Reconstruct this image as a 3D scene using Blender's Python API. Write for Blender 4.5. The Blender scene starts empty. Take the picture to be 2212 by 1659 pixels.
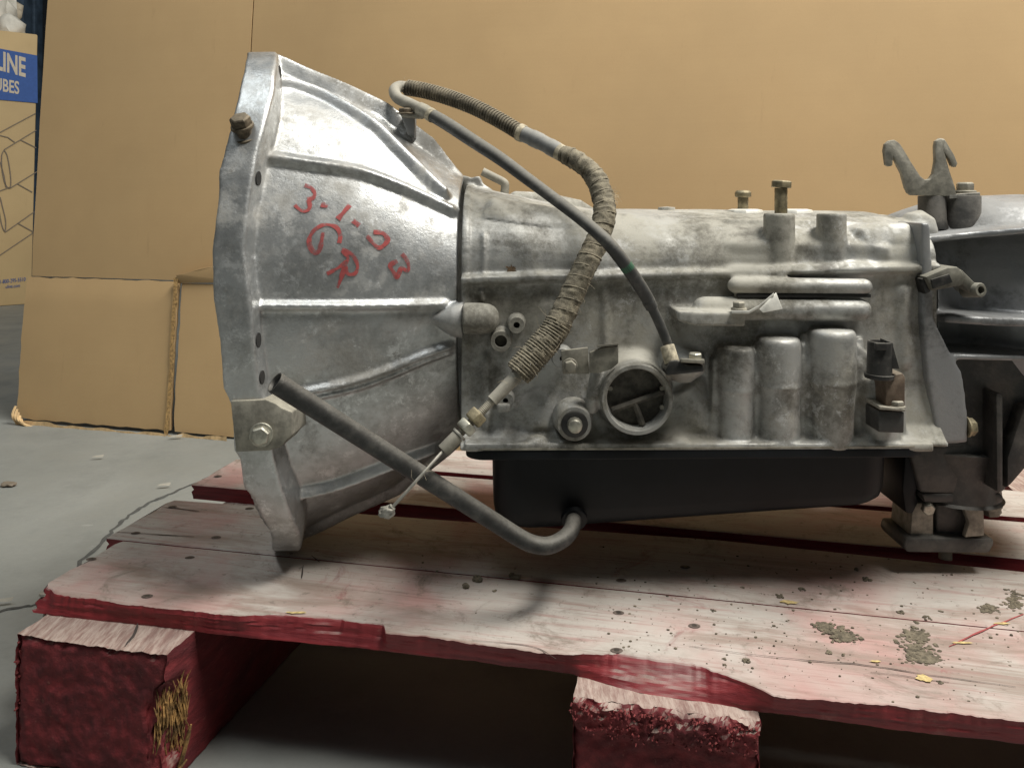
import bpy, bmesh, math, random
from mathutils import Vector, Matrix, noise
from mathutils.bvhtree import BVHTree
random.seed(4)
R = math.radians

# ------------------------------------------------------------------ camera, world, lights
SC = bpy.context.scene
COL = SC.collection
F, CX, HY, HC = 1800.0, 1106.0, 430.0, 0.39       # focal length and horizon in photo units, eye height in metres
cam_d = bpy.data.cameras.new('camera'); cam = bpy.data.objects.new('camera', cam_d); COL.objects.link(cam)
cam.location = (0, 0, HC); cam.rotation_euler = (R(90), 0, 0)
cam_d.sensor_width = 36; cam_d.lens = F/2212*36; cam_d.shift_y = -(829.5-HY)/2212
cam_d.clip_start = 0.01; cam_d.clip_end = 60
SC.camera = cam
w = bpy.data.worlds.new('World'); SC.world = w; w.use_nodes = True
w.node_tree.nodes['Background'].inputs[0].default_value = (0.80, 0.86, 0.86, 1)
w.node_tree.nodes['Background'].inputs[1].default_value = 0.048
def area(name, loc, target, sx, sy, power, col):
    l = bpy.data.lights.new(name, 'AREA'); l.shape = 'RECTANGLE'; l.size = sx; l.size_y = sy; l.energy = power; l.color = col
    o = bpy.data.objects.new(name, l); COL.objects.link(o); o.location = loc
    o.rotation_euler = (Vector(target)-Vector(loc)).to_track_quat('-Z', 'Y').to_euler()
    return o
area('ceiling_lamp', (1.2, 0.30, 2.6), (0.2, 0.85, 0.25), 1.6, 0.6, 84, (1.0, 0.97, 0.90))
area('ceiling_lamp_far', (-1.3, 0.1, 3.8), (-0.4, 0.9, 0.2), 2.4, 0.5, 24, (0.92, 0.98, 1.0))
SC.view_settings.view_transform = 'Standard'; SC.view_settings.look = 'None'
SC.view_settings.gamma = 1; SC.view_settings.use_curve_mapping = False
SC.view_settings.exposure = 0.66

# ------------------------------------------------------------------ helpers
def P(px, py, d): return Vector(((px-CX)/F*d, d, HC-(py-HY)/F*d))
def PZ(px, py, z): return P(px, py, (HC-z)*F/(py-HY))
def lerp(a, b, t): return a+(b-a)*t
def interp(tab, x):
    if x <= tab[0][0]: return tab[0][1]
    for (a, u), (b, v) in zip(tab, tab[1:]):
        if x <= b: return lerp(u, v, (x-a)/(b-a) if b > a else 0)
    return tab[-1][1]
def catmull(pts, n=8):
    out = []
    m = len(pts)
    for i in range(m-1):
        p0, p1, p2, p3 = pts[max(i-1, 0)], pts[i], pts[i+1], pts[min(i+2, m-1)]
        for k in range(n):
            t = k/n
            out.append(0.5*((2*p1)+(p2-p0)*t+(2*p0-5*p1+4*p2-p3)*t*t+(3*p1-p0-3*p2+p3)*t**3))
    out.append(pts[-1].copy()); return out
def frame(d):
    d = d.normalized(); a = Vector((0, 0, 1)) if abs(d.z) < 0.9 else Vector((0, 1, 0))
    x = d.cross(a).normalized(); return x, d.cross(x).normalized()

class MB:
    def __init__(s): s.v = []; s.f = []
    def add(s, vs, fs):
        b = len(s.v); s.v += [Vector(x) for x in vs]; s.f += [tuple(b+i for i in f) for f in fs]; return s
    def box(s, c, sx, sy, sz, rot=None):
        vs = [Vector((x*sx/2, y*sy/2, z*sz/2)) for x in (-1, 1) for y in (-1, 1) for z in (-1, 1)]
        if rot: vs = [rot @ q for q in vs]
        return s.add([Vector(c)+q for q in vs], [(0,1,3,2),(4,6,7,5),(0,4,5,1),(2,3,7,6),(0,2,6,4),(1,5,7,3)])
    def prism(s, pts, off):
        n = len(pts); off = Vector(off)
        return s.add(list(pts)+[p+off for p in pts], [tuple(range(n)), tuple(range(2*n-1, n-1, -1))]+[(i, i+n, (i+1) % n+n, (i+1) % n) for i in range(n)])
    def loft(s, rings, caps=True, closed=True):
        n = len(rings[0]); b = []; vs = [p for r in rings for p in r]
        for i in range(len(rings)-1):
            for j in range(n if closed else n-1):
                k = (j+1) % n
                b.append((i*n+j, i*n+k, (i+1)*n+k, (i+1)*n+j))
        if caps: b += [tuple(range(n-1, -1, -1)), tuple(range((len(rings)-1)*n, len(rings)*n))]
        return s.add(vs, b)
    def lathe(s, p, d, prof, n=28):
        d = Vector(d).normalized(); x, y = frame(d); rings = []
        for a, r in prof:
            rings.append([Vector(p)+d*a+(x*math.cos(6.28318*k/n)+y*math.sin(6.28318*k/n))*max(r, 1e-5) for k in range(n)])
        return s.loft(rings)
    def cyl(s, p0, p1, r0, r1=None, n=24):
        p0 = Vector(p0); p1 = Vector(p1)
        return s.lathe(p0, p1-p0, [(0, r0), ((p1-p0).length, r0 if r1 is None else r1)], n)
    def tube(s, pts, r, n=14, caps=True):
        rings = []; d = (pts[1]-pts[0]).normalized(); x, y = frame(d)
        for i, p in enumerate(pts):
            t = (pts[min(i+1, len(pts)-1)]-pts[max(i-1, 0)]).normalized()
            x = (x-t*x.dot(t)).normalized(); y = t.cross(x)
            rr = r[i] if isinstance(r, (list, tuple)) else r
            rings.append([p+(x*math.cos(6.28318*k/n)+y*math.sin(6.28318*k/n))*rr for k in range(n)])
        return s.loft(rings, caps)
    def hexbolt(s, p, d, r, h, washer=1.25):
        d = Vector(d).normalized(); x, y = frame(d); p = Vector(p)
        if washer: s.lathe(p, d, [(0, r*washer), (h*0.22, r*washer), (h*0.28, r*washer*0.95), (h*0.28, r*0.8)], 20)
        ring = lambda a, q: [p+d*a+(x*math.cos(k*1.0472+0.3)+y*math.sin(k*1.0472+0.3))*q for k in range(6)]
        s.loft([ring(h*0.2, r), ring(h*0.86, r), ring(h, r*0.82)])
        return s
    def ribbon(s, pts, nrm, wd, lift):
        vs = []; fs = []
        for i, p in enumerate(pts):
            t = (pts[min(i+1, len(pts)-1)]-pts[max(i-1, 0)]).normalized()
            c = t.cross(nrm[i]).normalized()
            q = wd[i] if isinstance(wd, (list, tuple)) else wd
            vs += [p+nrm[i]*lift-c*q, p+nrm[i]*lift+c*q]
            if i: k = 2*i; fs.append((k-2, k-1, k+1, k))
        return s.add(vs, fs)
    def rib(s, pts, nrm, wd, ht, m=10):
        rings = []
        L = len(pts)
        for i, p in enumerate(pts):
            t = (pts[min(i+1, L-1)]-pts[max(i-1, 0)]).normalized()
            c = t.cross(nrm[i]).normalized()
            h = ht[i] if isinstance(ht, (list, tuple)) else ht
            row = []
            for k in range(m+1):
                q = -1+2*k/m
                row.append(p+c*wd*q+nrm[i]*(h*(1-abs(q)**1.6)**1.5-(0.0030 if k in (0, m) else 0.0010)))
            rings.append(row)
        return s.loft(rings, True, True)
    def rough(s, amp, sc, seed=0):
        o = Vector((seed*7.1, seed*3.3, seed*5.7))
        for q in s.v:
            q += noise.noise_vector(q*sc+o)*amp
        return s

ORG = {}
def props(o, label=None, cat=None, group=None, kind=None):
    for k, v in (('label', label), ('category', cat), ('group', group), ('kind', kind)):
        if v: o[k] = v
    return o
def empty(name, loc, label=None, cat=None, group=None, parent=None):
    o = bpy.data.objects.new(name, None); COL.objects.link(o); o.empty_display_size = 0.05
    ORG[o] = Vector(loc); o.location = Vector(loc)-(ORG[parent] if parent else Vector())
    if parent: o.parent = parent
    return props(o, label, cat, group)
def obj(name, mb, mat, parent=None, bevel=0, seg=2, ang=38, label=None, cat=None, group=None, kind=None, sub=0, smooth=True):
    lo = Vector([min(q[i] for q in mb.v) for i in range(3)]); hi = Vector([max(q[i] for q in mb.v) for i in range(3)])
    c = (lo+hi)/2
    if not parent: c.z = lo.z
    bm = bmesh.new(); vs = [bm.verts.new(q-c) for q in mb.v]
    for f in mb.f:
        try: bm.faces.new([vs[i] for i in f])
        except ValueError: pass
    bm.normal_update()
    bmesh.ops.recalc_face_normals(bm, faces=bm.faces[:])
    if bevel:
        ed = [e for e in bm.edges if len(e.link_faces) == 2 and e.calc_face_angle(0) > R(32)]
        bmesh.ops.bevel(bm, geom=ed, offset=bevel, segments=seg, affect='EDGES', profile=0.5, clamp_overlap=True)
    me = bpy.data.meshes.new(name); bm.to_mesh(me); bm.free()
    if smooth:
        me.shade_smooth(); me.set_sharp_from_angle(angle=R(ang))
    me.materials.append(mat)
    o = bpy.data.objects.new(name, me); COL.objects.link(o)
    ORG[o] = c; o.location = c-(ORG[parent] if parent else Vector())
    if parent: o.parent = parent
    if sub:
        m = o.modifiers.new('subdivision', 'SUBSURF'); m.levels = sub; m.render_levels = sub
    return props(o, label, cat, group, kind)

def fuse(o, mbs, voxel=0.0012, iters=4, ang=60):
    """grow several closed shells into one cast surface with soft fillets and give it to object o"""
    mb = MB()
    for q in mbs: mb.add(q.v, q.f)
    c = ORG[o]; bm = bmesh.new(); vs = [bm.verts.new(q-c) for q in mb.v]
    for f in mb.f:
        try: bm.faces.new([vs[i] for i in f])
        except ValueError: pass
    bmesh.ops.recalc_face_normals(bm, faces=bm.faces[:])
    me = bpy.data.meshes.new('casting'); bm.to_mesh(me); bm.free()
    t = bpy.data.objects.new('casting', me); COL.objects.link(t)
    m = t.modifiers.new('r', 'REMESH'); m.mode = 'VOXEL'; m.voxel_size = voxel
    m = t.modifiers.new('s', 'SMOOTH'); m.factor = 0.5; m.iterations = iters
    bpy.context.view_layer.update(); dg = bpy.context.evaluated_depsgraph_get()
    ne = bpy.data.meshes.new_from_object(t.evaluated_get(dg)); bpy.data.objects.remove(t)
    ne.shade_smooth(); ne.name = o.name
    mat = o.data.materials[0]; ne.materials.clear(); ne.materials.append(mat); o.data = ne
    V = [tuple(v.co+c) for v in ne.vertices]
    return BVHTree.FromPolygons(V, [tuple(p.vertices) for p in ne.polygons])

# ------------------------------------------------------------------ materials
class NT:
    def __init__(s, name):
        s.m = bpy.data.materials.new(name); s.m.use_nodes = True; s.t = s.m.node_tree
        s.b = s.t.nodes['Principled BSDF']
    def n(s, ty, **kw):
        q = s.t.nodes.new(ty)
        for k, v in kw.items(): setattr(q, k, v)
        return q
    def l(s, a, b): s.t.links.new(a, b)
    def set(s, sock, v):
        if hasattr(v, 'is_output'): s.l(v, sock)
        else: sock.default_value = v if not (isinstance(v, tuple) and len(v) == 3) else (*v, 1)
    def pos(s, scale=(1, 1, 1), rz=0):
        g = s.n('ShaderNodeNewGeometry'); m = s.n('ShaderNodeMapping')
        m.inputs['Scale'].default_value = scale
        if rz:
            r = s.n('ShaderNodeVectorRotate'); r.rotation_type = 'Z_AXIS'; r.inputs['Angle'].default_value = rz
            s.l(g.outputs['Position'], r.inputs['Vector']); s.l(r.outputs[0], m.inputs['Vector'])
        else: s.l(g.outputs['Position'], m.inputs['Vector'])
        return m.outputs[0]
    def noise(s, vec, scale, detail=5, rough=0.6, dist=0):
        q = s.n('ShaderNodeTexNoise'); q.inputs['Scale'].default_value = scale; q.inputs['Detail'].default_value = detail
        q.inputs['Roughness'].default_value = rough; q.inputs['Distortion'].default_value = dist
        s.l(vec, q.inputs['Vector']); return q.outputs['Fac']
    def ramp(s, fac, a, b, lo=0.0, hi=1.0):
        q = s.n('ShaderNodeMapRange'); q.clamp = True; q.interpolation_type = 'SMOOTHSTEP'
        s.l(fac, q.inputs[0])
        for i, v in enumerate((a, b, lo, hi)): q.inputs[i+1].default_value = v
        return q.outputs[0]
    def mix(s, f, a, b):
        q = s.n('ShaderNodeMix', data_type='RGBA'); s.set(q.inputs[0], f); s.set(q.inputs[6], a); s.set(q.inputs[7], b); return q.outputs[2]
    def mth(s, op, a, b=0.0):
        q = s.n('ShaderNodeMath', operation=op); q.use_clamp = op in ('ADD',); s.set(q.inputs[0], a); s.set(q.inputs[1], b); return q.outputs[0]
    def up(s, a=0.2, b=0.8, sock='Normal'):
        g = s.n('ShaderNodeNewGeometry'); x = s.n('ShaderNodeSeparateXYZ'); s.l(g.outputs[sock], x.inputs[0])
        return s.ramp(x.outputs[2], a, b)
    def bump(s, h, st, dist=0.001, prev=None):
        q = s.n('ShaderNodeBump'); q.inputs['Strength'].default_value = st; q.inputs['Distance'].default_value = dist
        s.l(h, q.inputs['Height'])
        if prev: s.l(prev, q.inputs['Normal'])
        s.l(q.outputs[0], s.b.inputs['Normal']); return q.outputs[0]
    def out(s, col, rough, metal=0.0):
        s.set(s.b.inputs['Base Color'], col); s.set(s.b.inputs['Roughness'], rough); s.set(s.b.inputs['Metallic'], metal); return s.m

def cast(name, base, dust, cover, metal, r0, r1, updust=0.5, stain=(0.10, 0.09, 0.075), stain_amt=0.5, bright=None, grime=0.0):
    m = NT(name); p = m.pos()
    a = m.noise(p, 14, 7, 0.62, 0.3); b = m.noise(p, 95, 6, 0.7); c = m.noise(p, 900, 3, 0.6); s_ = m.noise(p, 24, 9, 0.74, 0.15)
    d = m.mth('ADD', m.ramp(a, 0.62-cover*0.4, 0.80-cover*0.35), m.mth('MULTIPLY', m.ramp(b, 0.45, 0.62), 0.28))
    d = m.mth('ADD', d, m.mth('MULTIPLY', m.up(0.1, 0.9), updust))
    d = m.mth('MINIMUM', m.mth('MULTIPLY', d, m.ramp(c, 0.25, 0.5, 0.75, 1.0)), 1.0)
    col = m.mix(d, base, dust)
    st = m.mth('MULTIPLY', m.mth('MULTIPLY', m.ramp(s_, 0.50, 0.68), m.ramp(b, 0.32, 0.58)), stain_amt)
    col = m.mix(st, col, stain)
    if grime:
        gq = m.noise(p, 20, 10, 0.74, 0.15); g2 = m.noise(p, 210, 5, 0.75)
        gf = m.mth('MULTIPLY', m.mth('MULTIPLY', m.ramp(gq, 0.43, 0.62), m.ramp(g2, 0.30, 0.58, 0.35, 1.0)), grime)
        col = m.mix(gf, col, (0.085, 0.078, 0.06))
    if bright:
        f = m.mth('MULTIPLY', m.mth('MULTIPLY', m.ramp(m.noise(p, 55, 10, 0.85, 0.2), 0.53, 0.60), m.ramp(m.noise(p, 9, 4), 0.42, 0.58)), bright); col = m.mix(f, col, (0.72, 0.73, 0.73))
    ro = m.mth('ADD', m.ramp(d, 0, 1, r0, r1), m.mth('MULTIPLY', st, 0.2))
    me = m.mth('MULTIPLY', m.ramp(d, 0, 1, metal, metal*0.22), m.ramp(st, 0, 1, 1, 0.3))
    q = m.bump(m.noise(p, 520, 5, 0.75), 0.27, 0.0008); m.bump(b, 0.18, 0.0015, q)
    return m.out(col, ro, me)

def plain(name, col, rough, metal=0.0, var=0.25, sc=120, bump=0.15, dust=None, updust=0.6):
    m = NT(name); p = m.pos(); a = m.noise(p, sc, 6, 0.65); b = m.noise(p, sc*6, 3)
    dark = tuple(x*(1-var) for x in col); lite = tuple(min(1, x*(1+var)) for x in col)
    c = m.mix(m.ramp(a, 0.3, 0.7), dark, lite)
    r = rough
    if dust:
        f = m.mth('MULTIPLY', m.mth('ADD', m.mth('MULTIPLY', m.up(-0.1, 0.9), updust), m.mth('MULTIPLY', m.ramp(a, 0.5, 0.7), updust*0.4)), m.ramp(b, 0.2, 0.6, 0.6, 1))
        c = m.mix(f, c, dust); r = m.ramp(f, 0, 1, rough, 0.9)
    m.bump(b, bump, 0.0006)
    return m.out(c, r, metal)

M_bell = cast('cast_aluminium_bell', (0.54, 0.55, 0.55), (0.38, 0.37, 0.345), 0.34, 0.9, 0.40, 0.64, 0.08, bright=0.75, stain_amt=0.55, grime=0.34)
M_case = cast('cast_aluminium_case', (0.42, 0.42, 0.405), (0.345, 0.33, 0.285), 0.52, 0.6, 0.50, 0.85, 0.30, bright=0.45, stain_amt=0.75, grime=0.72)
M_bore = cast('cast_aluminium_bores', (0.30, 0.31, 0.315), (0.28, 0.265, 0.225), 0.45, 0.7, 0.45, 0.8, 0.4, stain_amt=0.9)
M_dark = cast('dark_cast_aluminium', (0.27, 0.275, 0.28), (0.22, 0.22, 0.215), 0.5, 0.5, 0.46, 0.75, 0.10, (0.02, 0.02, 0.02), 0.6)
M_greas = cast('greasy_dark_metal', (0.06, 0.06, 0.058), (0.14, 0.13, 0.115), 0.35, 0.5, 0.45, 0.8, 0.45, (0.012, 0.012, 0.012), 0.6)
M_pan = plain('black_pan_paint', (0.003, 0.004, 0.0055), 0.5, 0, 0.3, 40, 0.06, (0.02, 0.02, 0.02), 0.05)
M_pan.node_tree.nodes['Principled BSDF'].inputs['Specular IOR Level'].default_value = 0.3
M_hole = plain('dark_bore', (0.012, 0.011, 0.010), 0.8)
M_cav = plain('grimy_bore', (0.075, 0.068, 0.055), 0.7, 0.3, 0.5, 150)
M_zinc = plain('zinc_bolt', (0.42, 0.41, 0.35), 0.42, 0.85, 0.3, 200, 0.2, (0.30, 0.27, 0.21), 0.35)
M_zincy = plain('yellow_zinc_bolt', (0.27, 0.23, 0.145), 0.5, 0.6, 0.45, 200, 0.3, (0.27, 0.235, 0.165), 0.5)
M_rust = plain('rusty_bolt', (0.12, 0.095, 0.065), 0.65, 0.5, 0.5, 220, 0.3, (0.28, 0.24, 0.18), 0.4)
M_steel = plain('dull_steel', (0.33, 0.32, 0.29), 0.5, 0.7, 0.3, 140, 0.2, (0.36, 0.33, 0.27), 0.45)
M_brk = plain('dusty_bracket_steel', (0.27, 0.255, 0.215), 0.6, 0.5, 0.35, 110, 0.2, (0.38, 0.35, 0.28), 0.5)
M_white = plain('pale_bent_tab', (0.62, 0.61, 0.56), 0.5, 0.2, 0.15, 150, 0.1, (0.5, 0.47, 0.4), 0.3)
M_rub = plain('black_rubber_hose', (0.035, 0.036, 0.036), 0.5, 0, 0.3, 90, 0.12, (0.25, 0.235, 0.20), 0.62)
M_tubem = plain('dusty_black_tube', (0.035, 0.035, 0.034), 0.45, 0.3, 0.5, 70, 0.4, (0.19, 0.175, 0.148), 0.52)
M_fab = plain('dusty_wrap_fabric', (0.15, 0.13, 0.092), 0.95, 0, 0.6, 210, 0.9, (0.31, 0.275, 0.205), 0.5)
M_corr = plain('dirty_corrugated_loom', (0.10, 0.085, 0.06), 0.85, 0, 0.5, 120, 0.5, (0.30, 0.26, 0.19), 0.6)
M_hosg = plain('grey_dusty_pipe', (0.24, 0.225, 0.185), 0.7, 0.1, 0.25, 90, 0.2, (0.38, 0.355, 0.30), 0.6)
M_blkp = plain('black_plastic', (0.012, 0.012, 0.012), 0.4, 0, 0.3, 150, 0.1, (0.13, 0.12, 0.10), 0.5)
M_brown = plain('brown_clip', (0.12, 0.085, 0.06), 0.6, 0.2, 0.3, 150, 0.2, (0.30, 0.27, 0.21), 0.4)
M_tape = plain('cream_tape', (0.38, 0.335, 0.245), 0.8, 0, 0.45, 250)
M_green = plain('green_paint_band', (0.015, 0.12, 0.055), 0.5)
def marker():
    m = NT('red_marker_paint'); p = m.pos(); a = m.noise(p, 260, 6, 0.75); b = m.noise(p, 60, 4)
    m.b.inputs['Alpha'].default_value = 1
    al = m.mth('MULTIPLY', m.ramp(a, 0.36, 0.52, 0.35, 0.92), m.ramp(b, 0.3, 0.6, 0.7, 1.0)); m.l(al, m.b.inputs['Alpha'])
    return m.out(m.mix(m.ramp(b, 0.3, 0.7), (0.27, 0.05, 0.05), (0.42, 0.075, 0.07)), 0.6)
M_mark = marker()
M_fib = plain('loose_fibre', (0.45, 0.38, 0.27), 0.9)
M_white2 = plain('white_print_ink', (0.60, 0.52, 0.40), 0.8, 0, 0.08)
M_blue = plain('blue_print_ink', (0.035, 0.10, 0.33), 0.7, 0, 0.08)
M_ink = plain('grey_print_ink', (0.20, 0.16, 0.12), 0.8, 0, 0.1)
M_foam = plain('white_foam', (0.72, 0.68, 0.60), 0.8, 0, 0.1, 30)
M_rack = plain('dusty_blue_steel', (0.055, 0.085, 0.125), 0.6, 0.1, 0.4, 12)
M_back = plain('dark_wall', (0.02, 0.024, 0.03), 0.8)
M_dirt = plain('dried_dirt', (0.13, 0.108, 0.075), 0.95, 0, 0.5, 300, 0.8)
M_chip = plain('yellow_bare_chip', (0.50, 0.38, 0.17), 0.8, 0, 0.3, 400)
M_gap = plain('dark_crack', (0.045, 0.035, 0.03), 0.9)

def cardboard(name, col):
    m = NT(name); p = m.pos((1, 1, 1)); a = m.noise(p, 2.2, 4, 0.6); fl = m.noise(m.pos((1, 1, 260), 0), 1.2, 2, 0.5); g = m.noise(p, 700, 3)
    blot = m.noise(p, 9, 6, 0.65)
    c = m.mix(m.ramp(a, 0.3, 0.7), tuple(x*0.90 for x in col), tuple(x*1.06 for x in col))
    c = m.mix(m.ramp(blot, 0.35, 0.75, 0, 0.16), c, (col[0]*0.72, col[1]*0.66, col[2]*0.6))
    c = m.mix(m.ramp(g, 0.3, 0.7, 0, 0.10), c, (col[0]*0.6, col[1]*0.6, col[2]*0.6))
    c = m.mix(m.ramp(fl, 0.35, 0.65, 0, 0.018), c, (col[0]*0.55, col[1]*0.5, col[2]*0.45))
    sc = m.noise(m.pos((14, 14, 2.2)), 3.0, 8, 0.75, 0.4); c = m.mix(m.ramp(sc, 0.60, 0.72, 0, 0.22), c, (col[0]*0.6, col[1]*0.55, col[2]*0.5))
    m.bump(fl, 0.03, 0.001)
    return m.out(c, 0.72)
M_card = cardboard('brown_cardboard', (0.53, 0.36, 0.18))
M_box = cardboard('printed_box_cardboard', (0.58, 0.42, 0.215))
M_edge = plain('corrugated_edge', (0.40, 0.25, 0.10), 0.9, 0, 0.5, 250, 0.6)

YAW = R(12.95)
def wood():
    m = NT('red_painted_wood'); p = m.pos((1, 1, 1)); g = m.pos((4, 55, 55), YAW)
    gr = m.noise(g, 3.2, 7, 0.65, 0.4); fine = m.noise(m.pos((10, 260, 260), YAW), 3, 4, 0.6)
    bl = m.noise(p, 6.5, 5, 0.6, 0.4); bl2 = m.noise(p, 26, 7, 0.7); sp = m.noise(p, 160, 4, 0.7)
    red = m.mix(m.ramp(gr, 0.3, 0.7), (0.125, 0.010, 0.014), (0.24, 0.024, 0.028))
    red = m.mix(m.mth('MULTIPLY', m.ramp(bl2, 0.58, 0.74), 0.55), red, (0.33, 0.16, 0.13))
    dust = m.mix(m.ramp(bl, 0.42, 0.70), (0.44, 0.405, 0.365), (0.42, 0.25, 0.225))
    dust = m.mix(m.ramp(m.noise(m.pos((2.2, 9, 9), YAW), 2.6, 6, 0.65, 0.5), 0.48, 0.66, 0, 0.85), dust, (0.25, 0.19, 0.155))
    dust = m.mix(m.ramp(bl2, 0.5, 0.78, 0, 0.6), dust, (0.27, 0.235, 0.20))
    dust = m.mix(m.ramp(gr, 0.50, 0.72, 0, 0.6), dust, (0.30, 0.165, 0.145))
    dust = m.mix(m.ramp(sp, 0.60, 0.70, 0, 0.6), dust, (0.15, 0.13, 0.105))
    streak = m.noise(m.pos((5, 420, 420), YAW), 1.6, 5, 0.7, 0.3)
    dust = m.mix(m.mth('MULTIPLY', m.ramp(streak, 0.56, 0.66), m.ramp(bl2, 0.4, 0.6, 0.15, 0.75)), dust, (0.20, 0.13, 0.11))
    grime = m.noise(p, 17, 9, 0.75, 1.0)
    dust = m.mix(m.ramp(grime, 0.53, 0.68, 0, 0.7), dust, (0.15, 0.125, 0.095))
    f = m.mth('MULTIPLY', m.up(0.66, 0.97, 'True Normal'), m.ramp(fine, 0.2, 0.5, 0.82, 1.0))
    f = m.mth('MULTIPLY', f, m.ramp(m.noise(p, 13, 9, 0.75, 0.9), 0.58, 0.70, 0.97, 0.45))
    c = m.mix(f, red, dust)
    q = m.bump(gr, 0.35, 0.0015); m.bump(fine, 0.3, 0.0008, q)
    return m.out(c, m.ramp(f, 0, 1, 0.55, 0.8))
M_wood = wood()
def endgrain(name, cx, cz):
    m = NT(name); p = m.pos((1, 0.15, 1))
    sub = m.n('ShaderNodeVectorMath', operation='SUBTRACT'); m.l(p, sub.inputs[0]); sub.inputs[1].default_value = (cx, 0, cz)
    wv = m.n('ShaderNodeTexWave', wave_type='RINGS', rings_direction='Y'); wv.inputs['Scale'].default_value = 34; wv.inputs['Distortion'].default_value = 3
    wv.inputs['Detail'].default_value = 4; wv.inputs['Detail Scale'].default_value = 2.5
    m.l(sub.outputs[0], wv.inputs['Vector'])
    a = m.noise(p, 50, 7, 0.7); b = m.noise(p, 320, 4, 0.7)
    c = m.mix(m.ramp(a, 0.3, 0.7), (0.085, 0.009, 0.012), (0.21, 0.022, 0.026))
    c = m.mix(m.ramp(wv.outputs['Fac'], 0.2, 0.8, 0, 0.22), c, (0.05, 0.007, 0.011))
    c = m.mix(m.ramp(b, 0.6, 0.75, 0, 0.5), c, (0.30, 0.13, 0.10))
    f = m.mth('MULTIPLY', m.up(0.6, 0.9, 'True Normal'), m.ramp(a, 0.2, 0.6, 0.6, 1))
    c = m.mix(f, c, m.mix(m.ramp(b, 0.35, 0.65), (0.24, 0.16, 0.135), (0.40, 0.32, 0.275)))
    q = m.bump(wv.outputs['Fac'], 0.25, 0.002); q = m.bump(a, 0.25, 0.002, q); m.bump(b, 0.6, 0.0015, q)
    return m.out(c, 0.8)
M_raw = plain('splintered_raw_wood', (0.24, 0.135, 0.045), 0.9, 0, 0.75, 130, 0.6)

def concrete():
    m = NT('grey_concrete'); p = m.pos(); a = m.noise(p, 1.6, 6, 0.6, 0.5); b = m.noise(p, 9, 7, 0.7); c_ = m.noise(p, 180, 4, 0.7)
    c = m.mix(m.ramp(a, 0.3, 0.7), (0.20, 0.207, 0.192), (0.285, 0.292, 0.275))
    c = m.mix(m.ramp(b, 0.48, 0.72, 0, 0.5), c, (0.16, 0.162, 0.148))
    c = m.mix(m.ramp(m.noise(p, 4, 8, 0.75, 1.2), 0.64, 0.70, 0, 0.45), c, (0.46, 0.46, 0.44))
    c = m.mix(m.ramp(c_, 0.35, 0.7, 0, 0.2), c, (0.17, 0.17, 0.16))
    m.bump(c_, 0.12, 0.001)
    return m.out(c, m.ramp(b, 0.3, 0.7, 0.42, 0.62))
M_conc = concrete()

# ------------------------------------------------------------------ setting: floor, joint, back of the warehouse
fl = MB().add([(-8, -1.5, 0), (8, -1.5, 0), (8, 9, 0), (-8, 9, 0)], [(0, 1, 2, 3)])
floor = obj('floor', fl, M_conc, kind='structure')
cr = MB(); pts = []
for a in [(-60, 1338), (0, 1322), (50, 1309), (100, 1290), (180, 1210), (255, 1130), (310, 1095), (360, 1068), (430, 1040), (520, 1004), (700, 960)]:
    pts.append(PZ(a[0], a[1], 0.0))
pts = catmull(pts, 10)
pts = [p+noise.noise_vector(p*30)*0.008+noise.noise_vector(p*110)*0.004 for p in pts]
for p in pts: p.z = 0
cr.ribbon(pts, [Vector((0, 0, 1))]*len(pts), [0.0024+0.0018*noise.noise(p*60) for p in pts], 0.0006)
obj('crack', cr, plain('floor_crack', (0.07, 0.07, 0.065), 0.9), floor)
bw = MB().box((0, 6.8, 1.7), 14, 0.1, 3.4)
obj('back_wall', bw, M_back, kind='structure')
# ------------------------------------------------------------------ cardboard sheet leaning behind the pallet
A0 = PZ(45, 912, 0); A1 = PZ(500, 948, 0); cu = (A1-A0); cu.z = 0; cu.normalize(); cn = Vector((-cu.y, cu.x, 0))
SHEET = empty('cardboard_sheet', (A0+cu*0.8), 'large flattened brown cardboard box leaning upright behind the pallet', 'cardboard')
def on_sheet(px, py, lean, pb=None):
    up = (cn*math.sin(lean)+Vector((0, 0, 1))*math.cos(lean)); nn = cu.cross(up)
    o = Vector((0, 0, HC)); d = P(px, py, 1)-o; b = pb or A0
    return o+d*((b-o).dot(nn)/d.dot(nn))
LE = R(4.7)
UPV = cn*math.sin(LE)+Vector((0, 0, 1))*math.cos(LE); NV = cu.cross(UPV)
def sh(s, t, o=0): return A0+cu*s+UPV*t+NV*o            # o > 0 comes towards the camera
def uv(px, py):
    q = on_sheet(px, py, LE)-A0; return q.dot(cu), q.dot(UPV)
tc = uv(65, 598)[1]; sv = uv(545, 40)[0]; sl = uv(383, 780)[0]
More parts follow.
